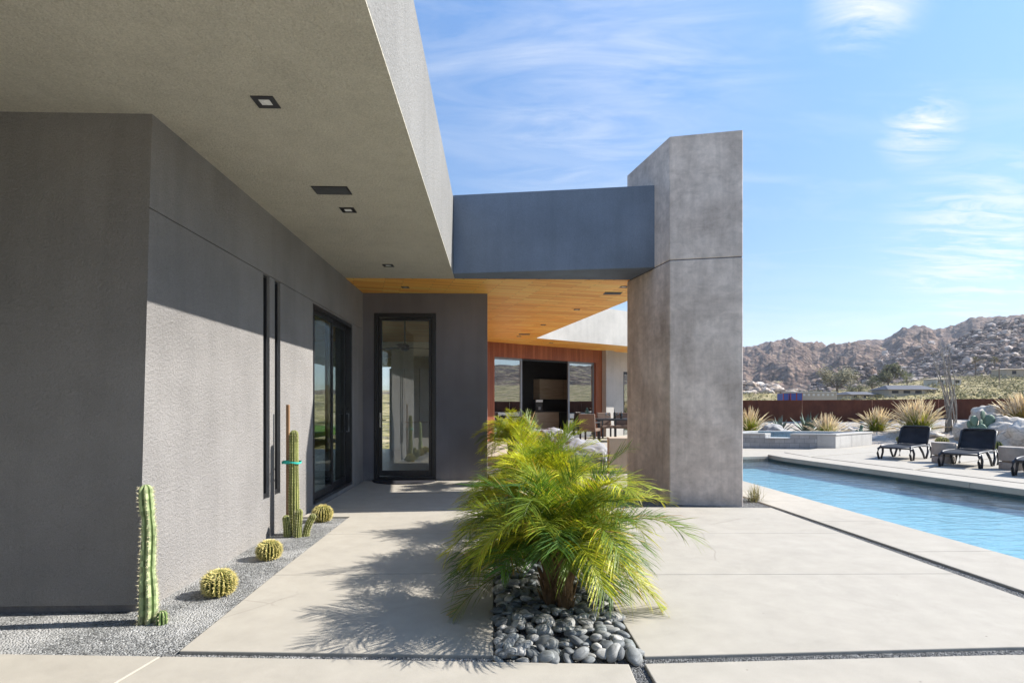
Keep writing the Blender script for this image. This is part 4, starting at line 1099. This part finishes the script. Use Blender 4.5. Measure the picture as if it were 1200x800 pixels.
# saguaro-like cluster with a stake
b=G(352,629,-.035)
c3=thing('staked_cactus',b,'tall golden green column cactus with four stems beside the sliding door','cactus')
Dc=w2c(b.x,b.y)[1]; pxm=Dc/F
def stem(off,h,r,bend,seed,nm='stem'):
    pts,rad=dome(b+Vector(off)+Vector((0,0,-.02)),h,r*.9,r*.85,14,bend,.0,seed)
    if h>.5:
        rad=[r_*(1+.16*math.sin(math.pi*min(1,i/9.)*1.)-(.12 if i<4 else 0)) for i,r_ in enumerate(rad)]
    m=MB(); ribbed(m,pts,rad,12,.22,(.10,.135,.035),(.33,.33,.11),4); s=m.build(nm,M['plant_col'],c3,colors=True,smooth=True)
    m=MB(); spines(m,pts,rad,12,.03,.017,3,rg); m.build('spines',M['spine'],s)['kind']='stuff'
stem((-.09,.06,0),1.13,.056,(.0,0),1)
stem((-.125,-.04,0),.23,.044,(-.015,0),2); stem((-.01,-.05,0),.30,.048,(.015,-.01),3); stem((.06,-.01,0),.24,.044,(.075,0),4)
sx=b+Vector((-.17,.10,0))
stk=thing('wooden_stake',sx,'thin brown wooden stake tied to the tall column cactus','stake')
MB().box((sx.x-.016,sx.y-.016,-.1),(sx.x+.016,sx.y+.016,1.40)).build('stake',M['stakewood'],stk,bevel=.002)
tp=b+Vector((-.09,.06,0)); m=MB()
for z,w in ((.76,.02),):
    pt=[]
    for k in range(25):
        t=2*math.pi*k/24; pt.append(Vector((tp.x-.03+.105*math.cos(t),tp.y+.015+.082*math.sin(t),z+.006*math.sin(3*t))))
    for a_,b_ in zip(pt,pt[1:]): m.add([a_,b_,b_+Vector((0,0,w)),a_+Vector((0,0,w))],[(0,1,2,3)])
    m.box((sx.x-.02,sx.y-.045,z-.01),(sx.x+.035,sx.y-.03,z+.03))
tag(m.build('plant_tie',M['teal'],origin=(tp.x,tp.y,.76)),'teal plastic tie round the tall column cactus and its stake','plant tie')
# golden barrels
def barrel(loc,r,h,label,seed,ribs=22,group='golden barrel cacti along the side wall',sp=5):
    t=thing('barrel_cactus',loc,label,'cactus',group); rg=random.Random(seed)
    pts=[];rad=[]
    for i in range(15):
        a=lerp(-.95,math.pi/2*.985,i/14.); pts.append(Vector(loc)+Vector((0,0,h*.48+h*.52*math.sin(a)))); rad.append(r*max(.03,math.cos(a))**.85)
    m=MB(); ribbed(m,pts,rad,ribs,.24,(.06,.08,.02),(.25,.24,.06),4); bd=m.build('body',M['plant_col'],t,colors=True,smooth=True)
    m=MB()
    spines(m,pts,rad,ribs,r*.13,r*.26,sp,rg)
    # woolly crown
    for _ in range(140):
        a=rg.uniform(0,6.28); rr=r*.38*math.sqrt(rg.random()); p=Vector(loc)+Vector((rr*math.cos(a),rr*math.sin(a),h*.97-.25*rr)); d=Vector((math.cos(a)*.5,math.sin(a)*.5,1)).normalized(); w=d.orthogonal().normalized()*r*.012
        m.add([p+w,p-w,p+d*r*.2],[(0,1,2)])
    m.build('spines',M['spine_gold'],bd)['kind']='stuff'
barrel(G(257,697,-.025),.114,.19,'nearest and largest golden barrel cactus on the gravel strip',1)
barrel(G(315.5,655,-.025),.107,.175,'golden barrel cactus midway along the gravel strip',2)
barrel(G(378,611,-.025),.114,.20,'farthest golden barrel cactus, at the far end of the gravel strip',3)
# drip emitters
for i,(px,py,lab) in enumerate(((191,694,'small black drip riser beside the column cactus'),(319,622,'small black drip riser under the slot windows'))):
    p=G(px,py,-.04); t=thing('drip_riser',p,lab,'drip riser')
    MB().tube([p+Vector((0,0,-.03)),p+Vector((.005,0,.08)),p+Vector((.018,0,.14))],.006,6).build('tube',M['hose'],t); MB().box((p.x+.008,p.y-.01,.10),(p.x+.03,p.y+.01,.125)).build('emitter',M['hose'],t)
# tuft by the column
def grass(loc,w,h,nb,npl,label,seed,colb,colp,name='grass_clump',group='fountain grass clumps along the steel wall',bw=.0055):
    t=thing(name,loc,label,'grass',group); rg=random.Random(seed); m=MB(); pl=MB(); loc=Vector(loc)
    def blade(mb,L,el,az,wd,c,dr,plume=False):
        d=Vector((math.cos(az)*math.cos(el),math.sin(az)*math.cos(el),math.sin(el))); p=loc+Vector((rg.gauss(0,w*.07),rg.gauss(0,w*.07),-.02)); sd_=Vector((-math.sin(az),math.cos(az),0)); n=5; k=rg.uniform(.75,1.25)
        P_=[p.copy()]
        for i in range(n): p=p+d*(L/n); d=(d+Vector((0,0,-dr/n*(i+.5)/2.))).normalized(); P_.append(p.copy())
        for i in range(n):
            w0=wd*(1-i/n)**.6; w1=wd*max(0.05,(1-(i+1)/n))**.6
            if plume: w0=wd*(.25 if i<2 else 1.2); w1=wd*(.25 if i+1<2 else 1.2 if i+1<n else .2)
            up=Vector((0,0,1))
            cc_=tuple(x*k*lerp(.75,1.3,i/n) for x in ((.26,.26,.05) if plume and i<2 else c))
            mb.add([P_[i]-sd_*w0,P_[i]+sd_*w0,P_[i+1]+sd_*w1,P_[i+1]-sd_*w1],[(0,1,2,3)],cc_)
            if plume:
                nv=sd_.cross(d).normalized()
                mb.add([P_[i]-nv*w0,P_[i]+nv*w0,P_[i+1]+nv*w1,P_[i+1]-nv*w1],[(0,1,2,3)],cc_)
    for _ in range(nb):
        az=rg.uniform(0,6.28); el=R(90)-abs(rg.gauss(0,.75)); L=h*rg.uniform(.45,.76)
        blade(m,L,el,az,bw,rg.choice(colb),rg.uniform(.3,1.6))
    for _ in range(npl):
        az=rg.uniform(0,6.28); el=R(90)-abs(rg.gauss(0,.62)); L=h*rg.uniform(.85,1.18)
        blade(pl,L,max(.3,el),az,bw*2.2,rg.choice(colp),rg.uniform(.2,1.0),True)
    m.build('blades',M['leaf'],t,colors=True)
    if npl: pl.build('plumes',M['leaf_dull'],t,colors=True)
    return t
gb_=[(.24,.32,.03),(.33,.36,.04),(.17,.26,.03),(.40,.36,.06)]; gp_=[(.66,.57,.45),(.74,.66,.54),(.58,.48,.36)]
def gat(px,D): return spx(px,D)
grass(gat(879,24.2),1.2,1.05,1500,110,'fountain grass clump beside the column at the left end of the steel wall',1,gb_,gp_)
grass(gat(968,22.3),1.3,.92,1700,130,'fountain grass clump behind the spa, right of the spiky agaves',2,gb_,gp_)
grass(gat(1027,22.6),1.2,.90,1500,110,'smaller fountain grass clump between the spa and the largest clump',3,gb_,gp_)
grass(gat(1075,21.3),1.7,1.16,2600,200,'largest fountain grass clump, behind the first lounger',4,gb_,gp_)
grass(gat(1197,19.6),1.2,1.0,1200,190,'straw coloured fountain grass behind the boulders at the right edge',5,[(.40,.29,.09),(.45,.33,.12),(.3,.24,.07)],gp_)
grass(G(884,589,-.04),.5,.48,130,0,'grey green grass tuft at the foot of the plaster column','grass tuft' and 6,[(.20,.19,.13),(.28,.25,.17),(.14,.15,.10)],gp_,'grass_tuft',None,.005)
# agaves
def agave(loc,L,n,label,seed,col=(.15,.19,.16)):
    t=thing('agave',loc,label,'agave','agaves behind the spa'); rg=random.Random(seed); m=MB(); loc=Vector(loc)
    for k in range(n):
        az=k*2.4+rg.uniform(-.15,.15); el=lerp(1.4,.15,(k/n)**.9); l=L*rg.uniform(.85,1.1); d=Vector((math.cos(az)*math.cos(el),math.sin(az)*math.cos(el),math.sin(el))); sd_=Vector((-math.sin(az),math.cos(az),0)); nv=sd_.cross(d)
        kk=rg.uniform(.75,1.25); c=tuple(x*kk for x in col); w=L*.075
        a0=loc+d*.02; a1=loc+d*l*.45; tip=loc+d*l+Vector((0,0,-l*.06))
        m.add([a0-sd_*w*.6,a0-nv*w*.4*-1,a0+sd_*w*.6,a1-sd_*w,a1+nv*w*.45,a1+sd_*w,tip],[(0,1,4,3),(1,2,5,4),(3,4,6),(4,5,6),(0,3,5,2),(3,6,5)],c)
    m.build('leaves',M['plant_col'],t,colors=True)
agave(gat(913,23.8),.85,30,'grey green spiky agave behind the grey boulder',1)
agave(gat(946,23.2),1.0,32,'taller dark agave between the grey boulder and the grass',2,(.12,.16,.12))
# boulders
def rock(px,D,r,label,seed,mat='rock_pale',dz=0,rot=0):
    v=spx(px,D); v.z+=dz
    o=MB().ico((v.x,v.y,v.z+r[2]*.45),r,4,.42,1.25,seed,rot).build('boulder',M[mat],origin=v,smooth=True)
    return tag(o,label,'boulder','boulders in the desert planting')
rock(907,22.2,(.62,.5,.36),'grey rounded boulder behind the spa, in front of the agave',2,'rock_grey')
rock(931,22.6,(.26,.2,.16),'small dark stone between the grey boulder and the tall agave',5,'rock_grey')
rock(998,22.4,(.36,.3,.24),'low pale boulder between two grass clumps behind the spa',3)
rock(1134,19.4,(.42,.4,.42),'pale upright boulder left of the prickly pear',7)
rock(1158,20.4,(.5,.45,.5),'pale boulder behind the prickly pear',17)
rock(1180,18.9,(.62,.5,.38),'white sloping boulder right of the prickly pear',8)
rock(1206,16.6,(.66,.55,.62),'large pale boulder at the right edge of the planting',9,'rock_pale',-.05)
rock(1119,17.6,(.2,.17,.14),'small pale stone above the first drum table',11)
rock(1092,20.5,(.5,.25,.12),'flat tan rock on the bank behind the first lounger',12)
# small plants by the loungers
barrel(spx(1104,18.9),.19,.30,'small barrel cactus on the bank left of the pale boulders',5,18,'barrel cacti on the bank',3)
barrel(spx(1168.5,16.9),.24,.34,'barrel cactus behind the second lounger, below the white boulder',6,18,'barrel cacti on the bank',3)
barrel(spx(1055,20.3),.13,.2,'tiny green barrel cactus behind the first lounger',7,16,'barrel cacti on the bank',3)
def pear(loc,spec,label,group=None):
    t=thing('prickly_pear',loc,label,'cactus',group); loc=Vector(loc)
    for i,(x,y,z,r,az,tilt) in enumerate(spec):
        Mx=Matrix.Translation(loc+Vector((x,y,z)))@Matrix.Rotation(az,4,'Z')@Matrix.Rotation(tilt,4,'Y')
        b=MB().ico((0,0,0),(r*.86,r*.2,r*1.1),2); m=MB(); kk=.8+.4*((i*37)%10)/10
        m.add([Mx@Vector((p[0]*(1 if p[2]>0 else 1-.35*(-p[2]/r)),p[1],p[2])) for p in b.V],b.F,(.11*kk,.17*kk,.12*kk))
        m.build('pad',M['plant_col'],t,colors=True,smooth=True)
pear(spx(1150,18.9),[(0,0,.15,.22,.2,.1),(-.25,.0,.28,.2,-.3,-.35),(.24,.05,.3,.2,.3,.4),(.0,.0,.5,.21,.5,0.),(-.24,0,.62,.19,.1,-.3),(.28,.02,.62,.22,-.2,.3),(.05,0,.83,.16,.4,.1),(-.1,-.1,.35,.18,-.6,.1),(.42,.0,.45,.17,.2,.6),(-.38,.03,.5,.15,.3,-.6)],'grey green prickly pear cactus of round pads among the pale boulders')
pear(spx(1006.5,21.6),[(0,0,.12,.12,.2,.1),(.07,0,.3,.12,.2,.2),(-.08,0,.28,.09,.2,-.3),(.1,0,.46,.09,0,.1)],'small prickly pear between the pale boulder and the smaller grass clump')
# bare ocotillo
v=spx(1114,20.6); oc=thing('ocotillo',v,'tall bare grey ocotillo with bent stems in front of the steel wall','ocotillo'); rg=random.Random(8)
s_=20.6/F
for k in range(15):
    bx=rg.uniform(-7,5)*s_; tx=rg.uniform(-20,-3) ; hh=rg.uniform(74,112)
    pts=[]; ph=rg.uniform(0,6); 
    for i in range(11):
        t=i/10.; x=bx+(tx*s_-bx*.3)*(t**2.4)+math.sin(t*7+ph)*.06; z=-.05+hh*s_*(t-.05*t*t) ; yy=rg.uniform(-.02,.02)+math.sin(t*5+ph*2)*.06+rg.uniform(-.02,.02)
        pts.append(v+Vector((x,yy+(k%5-2)*.05,z)))
    MB().tube(pts,[.022-.014*i/10 for i in range(11)],6).build('stem',M['dead_stem'],oc,smooth=True)
# ================================================================== FURNITURE
lo=thing('sun_lounger',(0,0,0),'black sling sun lounger, nearest the spa','sun lounger','black sun loungers along the pool deck')
# local: foot towards -y, length along y; seat from y=-.62 to .55, back rises from .55
def ptube(pts,r,name,par=lo,mat='resin'): return MB().tube(pts,r,8).build(name,M[mat],par,smooth=True)
W=.33
fr_=MB()
for s in (-1,1):
    fr_.tube([(s*W,-.66,.30),(s*W,-.6,.335),(s*W,-.2,.345),(s*W,.3,.335),(s*W,.62,.33)],.026,8)
fr_.tube([(-W,-.66,.30),(0,-.70,.30),(W,-.66,.30)],.024,8); fr_.tube([(-W,.62,.33),(W,.62,.33)],.02,8)
fr_.build('seat_frame',M['resin'],lo,smooth=True)
m=MB(); nu,nv_=8,16; vs=[]
for i in range(nv_+1):
    y=-.66+1.2*i/nv_
    for j in range(nu+1):
        x=-W+2*W*j/nu; vs.append((x,y,.352-.02*(1-(x/W)**2)+(-.03*max(0,1-i/3.)**2 if i<3 else 0)+.006*math.sin(i*1.7+j)))
fa=[(i*(nu+1)+j,i*(nu+1)+j+1,(i+1)*(nu+1)+j+1,(i+1)*(nu+1)+j) for i in range(nv_) for j in range(nu)]
nvv=len(vs); m.add(vs,fa); m.add([(a,b_,c-.008) for a,b_,c in vs],[f[::-1] for f in fa]); m.build('seat',M['sling'],lo,smooth=True)
bk=MB(); vs=[]; ca,sa=math.cos(R(58)),math.sin(R(58)); L=.52
for i in range(nv_+1):
    t=i/nv_
    for j in range(nu+1):
        x=-W+2*W*j/nu; x*= (1 if t<.85 else 1-.18*((t-.85)/.15)**2)
        l=L*t; bow=.025*math.sin(t*math.pi)+.03*(1-(x/W)**2)+.008*math.sin(i*.9+j*1.3)
        vs.append((x,.52+l*ca+bow*sa,.37+l*sa-bow*ca))
bk.add(vs,fa); bk.add([(a,b_+.008,c) for a,b_,c in vs],[f[::-1] for f in fa]); bo_=bk.build('backrest',M['sling'],lo,smooth=True)
m=MB()
ring=[]
for s in (-1,):
    ring=[(-W,.52,.36),(-W,.52+L*.5*ca,.37+L*.5*sa),(-W,.52+L*.9*ca,.37+L*.9*sa),(-W*.84,.52+L*ca,.37+L*sa),(0,.52+L*1.02*ca,.37+L*1.02*sa),(W*.84,.52+L*ca,.37+L*sa),(W,.52+L*.9*ca,.37+L*.9*sa),(W,.52+L*.5*ca,.37+L*.5*sa),(W,.52,.36)]
m.tube(ring,.022,8); m.build('back_frame',M['resin'],lo,smooth=True)
for s in (-1,1):
    ptube([(s*W,-.55,.32),(s*(W+.03),-.70,.27),(s*(W+.03),-.74,.15),(s*(W+.03),-.66,.0)],[.03,.028,.026,.026],'leg')
    ptube([(s*W,-.5,.32),(s*(W+.02),-.44,.16),(s*(W+.03),-.52,.0)],[.03,.026,.024],'leg')
    ptube([(s*W,.0,.33),(s*(W+.03),.12,.17),(s*(W+.03),.27,.0)],[.03,.027,.026],'leg')
    ptube([(s*W,.62,.34),(s*(W+.03),.5,.17),(s*(W+.03),.36,.0)],[.03,.027,.026],'leg')
    ptube([(s*W,.66,.36),(s*(W+.03),.76,.17),(s*(W+.03),.72,.0)],[.03,.027,.026],'leg')
lab=['black sling sun lounger, nearest the spa','black sling sun lounger between the two drum tables','black sling sun lounger cut off by the right edge of the photo']
def place(o,X,Y,face):
    p=c2w(X,Y); f=c2w(*face); a=math.atan2(f.y,f.x); o.location=p; o.rotation_euler.z=a+math.pi/2
for i,(X,Y) in enumerate(((10.25,14.7),(10.5,12.95),(10.62,11.2))):
    o=lo if i==0 else copy_tree(lo)
    o['label']=lab[i]; place(o,X,Y,(-.80,-.60))
dt=thing('drum_table',(0,0,0),'taupe concrete drum table between the first two loungers','side table','concrete drum tables')
MB().lathe([(.25,0),(.262,.01),(.262,.145),(.255,.155)],(0,0,0),36).build('lower_ring',M['stoolc'],dt,smooth=False,bevel=.004)
MB().lathe([(.20,.155),(.20,.185)],(0,0,0),36).build('groove',M['stoolc'],dt)
MB().lathe([(.250,.185),(.268,.197),(.272,.47),(.262,.49),(.21,.492),(.2,.487)],(0,0,0),36).build('upper_ring',M['stoolc'],dt,bevel=.004)
for i,(X,Y) in enumerate(((10.46,13.65),(10.85,12.2))):
    o=dt if i==0 else copy_tree(dt); o.location=c2w(X,Y); o.scale=(.9,.9,1); o['label']=['taupe concrete drum table between the first two loungers','taupe concrete drum table right of the second lounger'][i]
# patio: low tan block, bean bag, dining set
m=MB().prism([cp(1.98,11.5),cp(3.0,11.5),cp(3.0,11.95),cp(2.02,11.95)],-.05,.72)
tag(m.build('low_wall',M['tan_block'],origin=c2w(2.5,11.7),bevel=.01),'low tan plaster block behind the column','low wall')
bb=c2w(1.5,12.4); t=thing('bean_bag',bb,'big slouched grey bean bag behind the date palms','bean bag','grey bean bags')
m=MB(); b_=MB().ico((0,0,0),(1,1,1),5); vs=[]
for p in b_.V:
    v=Vector(p); n_=mnoise.fractal(v*2.2,1,2,3)*.10+(abs(mnoise.noise(Vector((v.x*2.5+9,v.y*5,v.z*3))))-.25)*.11; sx,sy=1.0+.2*max(0,-v.z),.75+.15*max(0,-v.z)
    z=v.z*.34*(1+.35*(-v.x if v.x<0 else -.3*v.x)); vs.append((bb.x+v.x*.72*sx*(1+n_),bb.y+v.y*.7*sy*(1+n_),max(0,.30+z*(1+n_*2))))
m.add(vs,b_.F); m.build('body',M['cushion'],t,smooth=True)
bb2=c2w(.85,13.2); o=copy_tree(t); o.location=bb2+Vector((0,0,.0)); o.rotation_euler.z=2.2; o['label']='second grey bean bag, farther left and partly hidden by palm fronds'; o.location.z=FZ
TB=PD(716,18.6,FZ)
dt_=thing('dining_table',TB,'dark outdoor dining table set with bottles on the patio','table')
MB().box((TB.x-.55,TB.y-.5,FZ+.70),(TB.x+1.6,TB.y+.5,FZ+.75)).build('tabletop',M['resin'],dt_,bevel=.006)
for x,y in ((-.48,-.42),(1.5,-.42),(-.48,.42),(1.5,.42)): MB().box((TB.x+x-.04,TB.y+y-.04,FZ),(TB.x+x+.04,TB.y+y+.04,FZ+.70)).build('leg',M['resin'],dt_)
def chair(loc,label,rz):
    t=thing('patio_chair',(0,0,0),label,'chair','wicker chairs round the dining table')
    MB().box((-.27,-.27,.36),(.27,.27,.46)).build('seat',M['wicker'],t,bevel=.02); Mx=Matrix.Translation((0,-.26,.46))@Matrix.Rotation(R(8),4,'X')
    MB().box((-.27,-.04,0),(.27,.04,.46),Mx).build('backrest',M['wicker'],t,bevel=.03)
    for x in (-.24,.24):
        for y in (-.24,.24): MB().box((x-.025,y-.025,0),(x+.025,y+.025,.36)).build('leg',M['resin'],t)
        MB().box((x-.03,-.25,.62),(x+.03,.25,.66)).build('armrest',M['resin'],t,bevel=.01); MB().box((x-.02,.2,.46),(x+.02,.24,.62)).build('arm_post',M['resin'],t)
    t.location=loc; t.rotation_euler.z=rz
    return t
ch=chair(PD(691.5,18.0,FZ),'brown wicker patio chair at the near end of the dining table',-.5)
o=copy_tree(ch); o.location=PD(711,20.4,FZ); o.rotation_euler.z=3.3; o['label']='wicker patio chair behind the table, left of the tall bottle'
o=copy_tree(ch); o.location=PD(729,20.2,FZ); o.rotation_euler.z=3.0; o['label']='wicker patio chair behind the table, right of the tall bottle'
for i,(px,h,lab_) in enumerate(((720.2,.30,'dark wine bottle, tallest thing on the dining table'),(728,.24,'short dark bottle near the right end of the dining table'))):
    p=PD(px,18.5,FZ+.75); o=MB().lathe([(.038,0),(.04,.02),(.04,h*.6),(.014,h*.76),(.014,h)],p,14).build('bottle',M['bottle'],origin=p,smooth=True); tag(o,lab_,'bottle','bottles on the dining table')
for i,(px,dy) in enumerate(((710,-.1),(714,.15),(724,0))):
    p=PD(px,18.5+dy,FZ+.75); o=MB().lathe([(.03,0),(.004,.01),(.004,.08),(.035,.12),(.03,.19)],p,12).build('wine_glass',M['glass'],origin=p,smooth=True)
    tag(o,['wine glass at the left end of the dining table','wine glass just left of the tall bottle','wine glass between the two bottles'][i],'glass','wine glasses on the dining table')
# doormat
p=c2w(onY(475,YD)-.3,YD-.3); m=MB(); n_=24; mx=(dl+dr)/2; vs=[(mx+.56*math.cos(math.pi+math.pi*i/n_),YD-.10+.42*math.sin(math.pi+math.pi*i/n_)) for i in range(n_+1)]
m.prism(vs,.001,.018); tag(m.build('doormat',M['rug'],origin=(mx,YD-.25,0)),'dark half round doormat in front of the glass door','doormat')
# green shrubs seen through the side room
lw=struct(MB().prism([(-60,-10),(-9.2,-10),(-9.2,40),(-60,40)],-.3,-.06).build('lawn',simple('lawn_grass',(.09,.16,.035),.9,.1,0,.3,8,.5,40)))
hg=MB(); rg=random.Random(77)
for k in range(4):
    hd=thing('hedge_shrub',(-16,10+k*3,-.06),['leafy green shrub outside the far window, first seen through the slider','leafy green shrub outside the far window, second from near','leafy green shrub outside the far window, third from near','leafy green shrub outside the far window, farthest back'][k],'shrub','shrubs outside the far windows')
    m=MB()
    for _ in range(900):
        d=Vector((rg.gauss(0,1),rg.gauss(0,1),rg.gauss(0,1))).normalized()*(rg.random()**.4); pz=Vector((-16+d.x*1.4,10+k*3+d.y*1.5,1.15+d.z*1.2)); u=Vector((rg.gauss(0,1),rg.gauss(0,1),rg.gauss(0,1))).normalized(); q_=u.orthogonal().normalized(); s=.13; kk=rg.uniform(.6,1.4)
        m.add([pz-u*s,pz+q_*s*.6,pz+u*s,pz-q_*s*.6],[(0,1,2,3)],(.11*kk,.17*kk,.03*kk))
    m.build('foliage',M['leaf'],hd,colors=True); MB().tube([(-16,10+k*3,-.1),(-16,10+k*3,1.2)],[.07,.04],6).build('stem',M['bark'],hd)
# ------------------------------------------------------------------ thin desert haze
hz=bpy.data.materials.new('haze'); hz.use_nodes=True; ht=hz.node_tree; ht.nodes.clear(); ho=ht.nodes.new('ShaderNodeOutputMaterial'); pv=ht.nodes.new('ShaderNodeVolumePrincipled')
pv.inputs['Color'].default_value=(.84,.88,.97,1); pv.inputs['Density'].default_value=.00018; pv.inputs['Anisotropy'].default_value=.2; ht.links.new(pv.outputs[0],ho.inputs['Volume'])
tag(MB().box((-1720,-1720,-3.4),(1720,1720,190)).build('haze',hz,origin=(0,0,-3.4)),'thin pale haze over the desert','haze',kind='stuff')
# ================================================================== SKY, SUN, CAMERA
w=bpy.data.worlds.new('World'); scn.world=w; w.use_nodes=True; nt=w.node_tree; nt.nodes.clear()
wo=nt.nodes.new('ShaderNodeOutputWorld'); bg=nt.nodes.new('ShaderNodeBackground'); sky=nt.nodes.new('ShaderNodeTexSky')
sky.sky_type='NISHITA'; sky.sun_disc=False; sky.sun_elevation=SEL; sky.sun_rotation=math.atan2(SUN.x,SUN.y); sky.air_density=1.0; sky.dust_density=.3; sky.ozone_density=1.1; sky.altitude=1000
def nn(t,**k):
    d=nt.nodes.new(t)
    for a,b in k.items(): setattr(d,a,b)
    return d
def mth(op,a,b=None,clamp=False):
    d=nn('ShaderNodeMath',operation=op,use_clamp=clamp)
    for i,v in enumerate((a,b)):
        if v is None: continue
        if isinstance(v,(int,float)): d.inputs[i].default_value=v
        else: nt.links.new(v,d.inputs[i])
    return d.outputs[0]
tcn=nn('ShaderNodeTexCoord'); sep=nn('ShaderNodeSeparateXYZ'); nt.links.new(tcn.outputs['Generated'],sep.inputs[0])
zz=mth('MAXIMUM',mth('ADD',sep.outputs[2],.06),.03)
cbx=nn('ShaderNodeCombineXYZ'); nt.links.new(mth('DIVIDE',sep.outputs[0],zz),cbx.inputs[0]); nt.links.new(mth('DIVIDE',sep.outputs[1],zz),cbx.inputs[1])
def wnoise(scale,rot,sc,loc,detail=6,rough=.6,dist=1.2):
    mp=nn('ShaderNodeMapping'); mp.inputs['Scale'].default_value=sc; mp.inputs['Rotation'].default_value=(0,0,rot); mp.inputs['Location'].default_value=loc
    nt.links.new(cbx.outputs[0],mp.inputs[0]); d=nn('ShaderNodeTexNoise'); d.inputs['Scale'].default_value=scale; d.inputs['Detail'].default_value=detail; d.inputs['Roughness'].default_value=rough; d.inputs['Distortion'].default_value=dist
    nt.links.new(mp.outputs[0],d.inputs['Vector']); return d.outputs['Fac']
def wramp(src,stops):
    d=nn('ShaderNodeValToRGB'); e=d.color_ramp.elements
    while len(e)<len(stops): e.new(.5)
    for el,(p,c) in zip(e,stops): el.position=p; el.color=(c,c,c,1)
    nt.links.new(src,d.inputs[0]); return d.outputs[0]
nrmv=nn('ShaderNodeVectorMath',operation='NORMALIZE'); nt.links.new(tcn.outputs['Generated'],nrmv.inputs[0])
def spot(px,py,r0,r1):
    v=c2w((px-CX)/F,1,(HY-py)/F); v.normalize()
    d=nn('ShaderNodeVectorMath',operation='DISTANCE'); nt.links.new(nrmv.outputs[0],d.inputs[0]); d.inputs[1].default_value=v
    mr=nn('ShaderNodeMapRange',interpolation_type='SMOOTHSTEP'); mr.inputs[1].default_value=r0; mr.inputs[2].default_value=r1; mr.inputs[3].default_value=1; mr.inputs[4].default_value=0
    nt.links.new(d.outputs['Value'],mr.inputs[0]); return mr.outputs[0]
c1=wnoise(1.3,R(-25),(1,3.2,1),(2.3,1.1,0),7,.62,1.6)
c2_=wnoise(2.4,R(10),(1,3.0,1),(7.2,3.3,0),8,.66,1.0)
wis=mth('MULTIPLY',wramp(c1,[(.38,0),(.72,1)]),mth('MAXIMUM',mth('MULTIPLY',spot(700,80,.05,.36),.42),mth('MULTIPLY',spot(520,20,.0,.25),.35)))
puf=mth('MULTIPLY',wramp(c2_,[(.42,0),(.62,1)]),mth('MAXIMUM',spot(1080,150,.0,.065),mth('MAXIMUM',mth('MULTIPLY',spot(1160,295,.02,.17),.75),mth('MULTIPLY',spot(1020,-8,.01,.09),.9))))
low=wramp(sep.outputs[2],[(0.0,.5),(.10,.34),(.22,.0)])
c3_=wnoise(.6,R(60),(1,2.2,1),(9.1,4.0,0),6,.62,1.)
cl2=mth('MULTIPLY',wramp(c3_,[(.34,0),(.62,1)]),low)
els=mth('MULTIPLY',wramp(wnoise(.8,R(35),(1,2.4,1),(1.,8.,0)),[(.5,0),(.8,1)]),.25)
allc=mth('MAXIMUM',mth('MAXIMUM',wis,els),mth('MAXIMUM',puf,cl2))
mx_=nn('ShaderNodeMix',data_type='RGBA'); nt.links.new(allc,mx_.inputs[0]) 
elv=nn('ShaderNodeValToRGB'); ee=elv.color_ramp.elements; ee[0].position=0.; ee[0].color=(.50,.54,.58,1); ee[1].position=1.; ee[1].color=(1.5,1.75,1.95,1)
for p_,c_ in ((.12,(.62,.66,.72)),(.35,(.78,.90,.98)),(.6,(.96,1.19,1.34))):
    e_=ee.new(p_); e_.color=(*c_,1)
nt.links.new(sep.outputs[2],elv.inputs[0]); skm=nn('ShaderNodeMix',data_type='RGBA',blend_type='MULTIPLY'); skm.inputs[0].default_value=1.; nt.links.new(sky.outputs[0],skm.inputs[6]); nt.links.new(elv.outputs[0],skm.inputs[7]); nt.links.new(skm.outputs[2],mx_.inputs[6]); mx_.inputs[7].default_value=(4.5,4.65,4.8,1)
nt.links.new(mx_.outputs[2],bg.inputs[0]); bg.inputs[1].default_value=.11; nt.links.new(bg.outputs[0],wo.inputs[0])
sl_=bpy.data.lights.new('sun','SUN'); sl_.energy=5.0; sl_.angle=R(.5); sl_.color=(1,.96,.90)
so=bpy.data.objects.new('sun',sl_); COL.objects.link(so); so.rotation_euler=(-SUN).to_track_quat('-Z','Y').to_euler(); so.location=(10,0,20)
cam=bpy.data.cameras.new('camera'); co=bpy.data.objects.new('camera',cam); COL.objects.link(co)
co.location=(0,0,H); co.rotation_euler=(R(90),0,-TH); cam.sensor_width=36; cam.lens=36*F/1200.; cam.shift_x=0; cam.shift_y=(HY-400)/1200.; cam.clip_start=.05; cam.clip_end=60000
scn.camera=co
scn.view_settings.view_transform='Standard'; scn.view_settings.look='None'; scn.view_settings.exposure=1.06; scn.view_settings.gamma=1.0; scn.view_settings.use_curve_mapping=False
scn.cycles.volume_bounces=0; scn.cycles.max_bounces=10; scn.cycles.diffuse_bounces=5; scn.cycles.transparent_max_bounces=16; scn.cycles.use_denoising=True
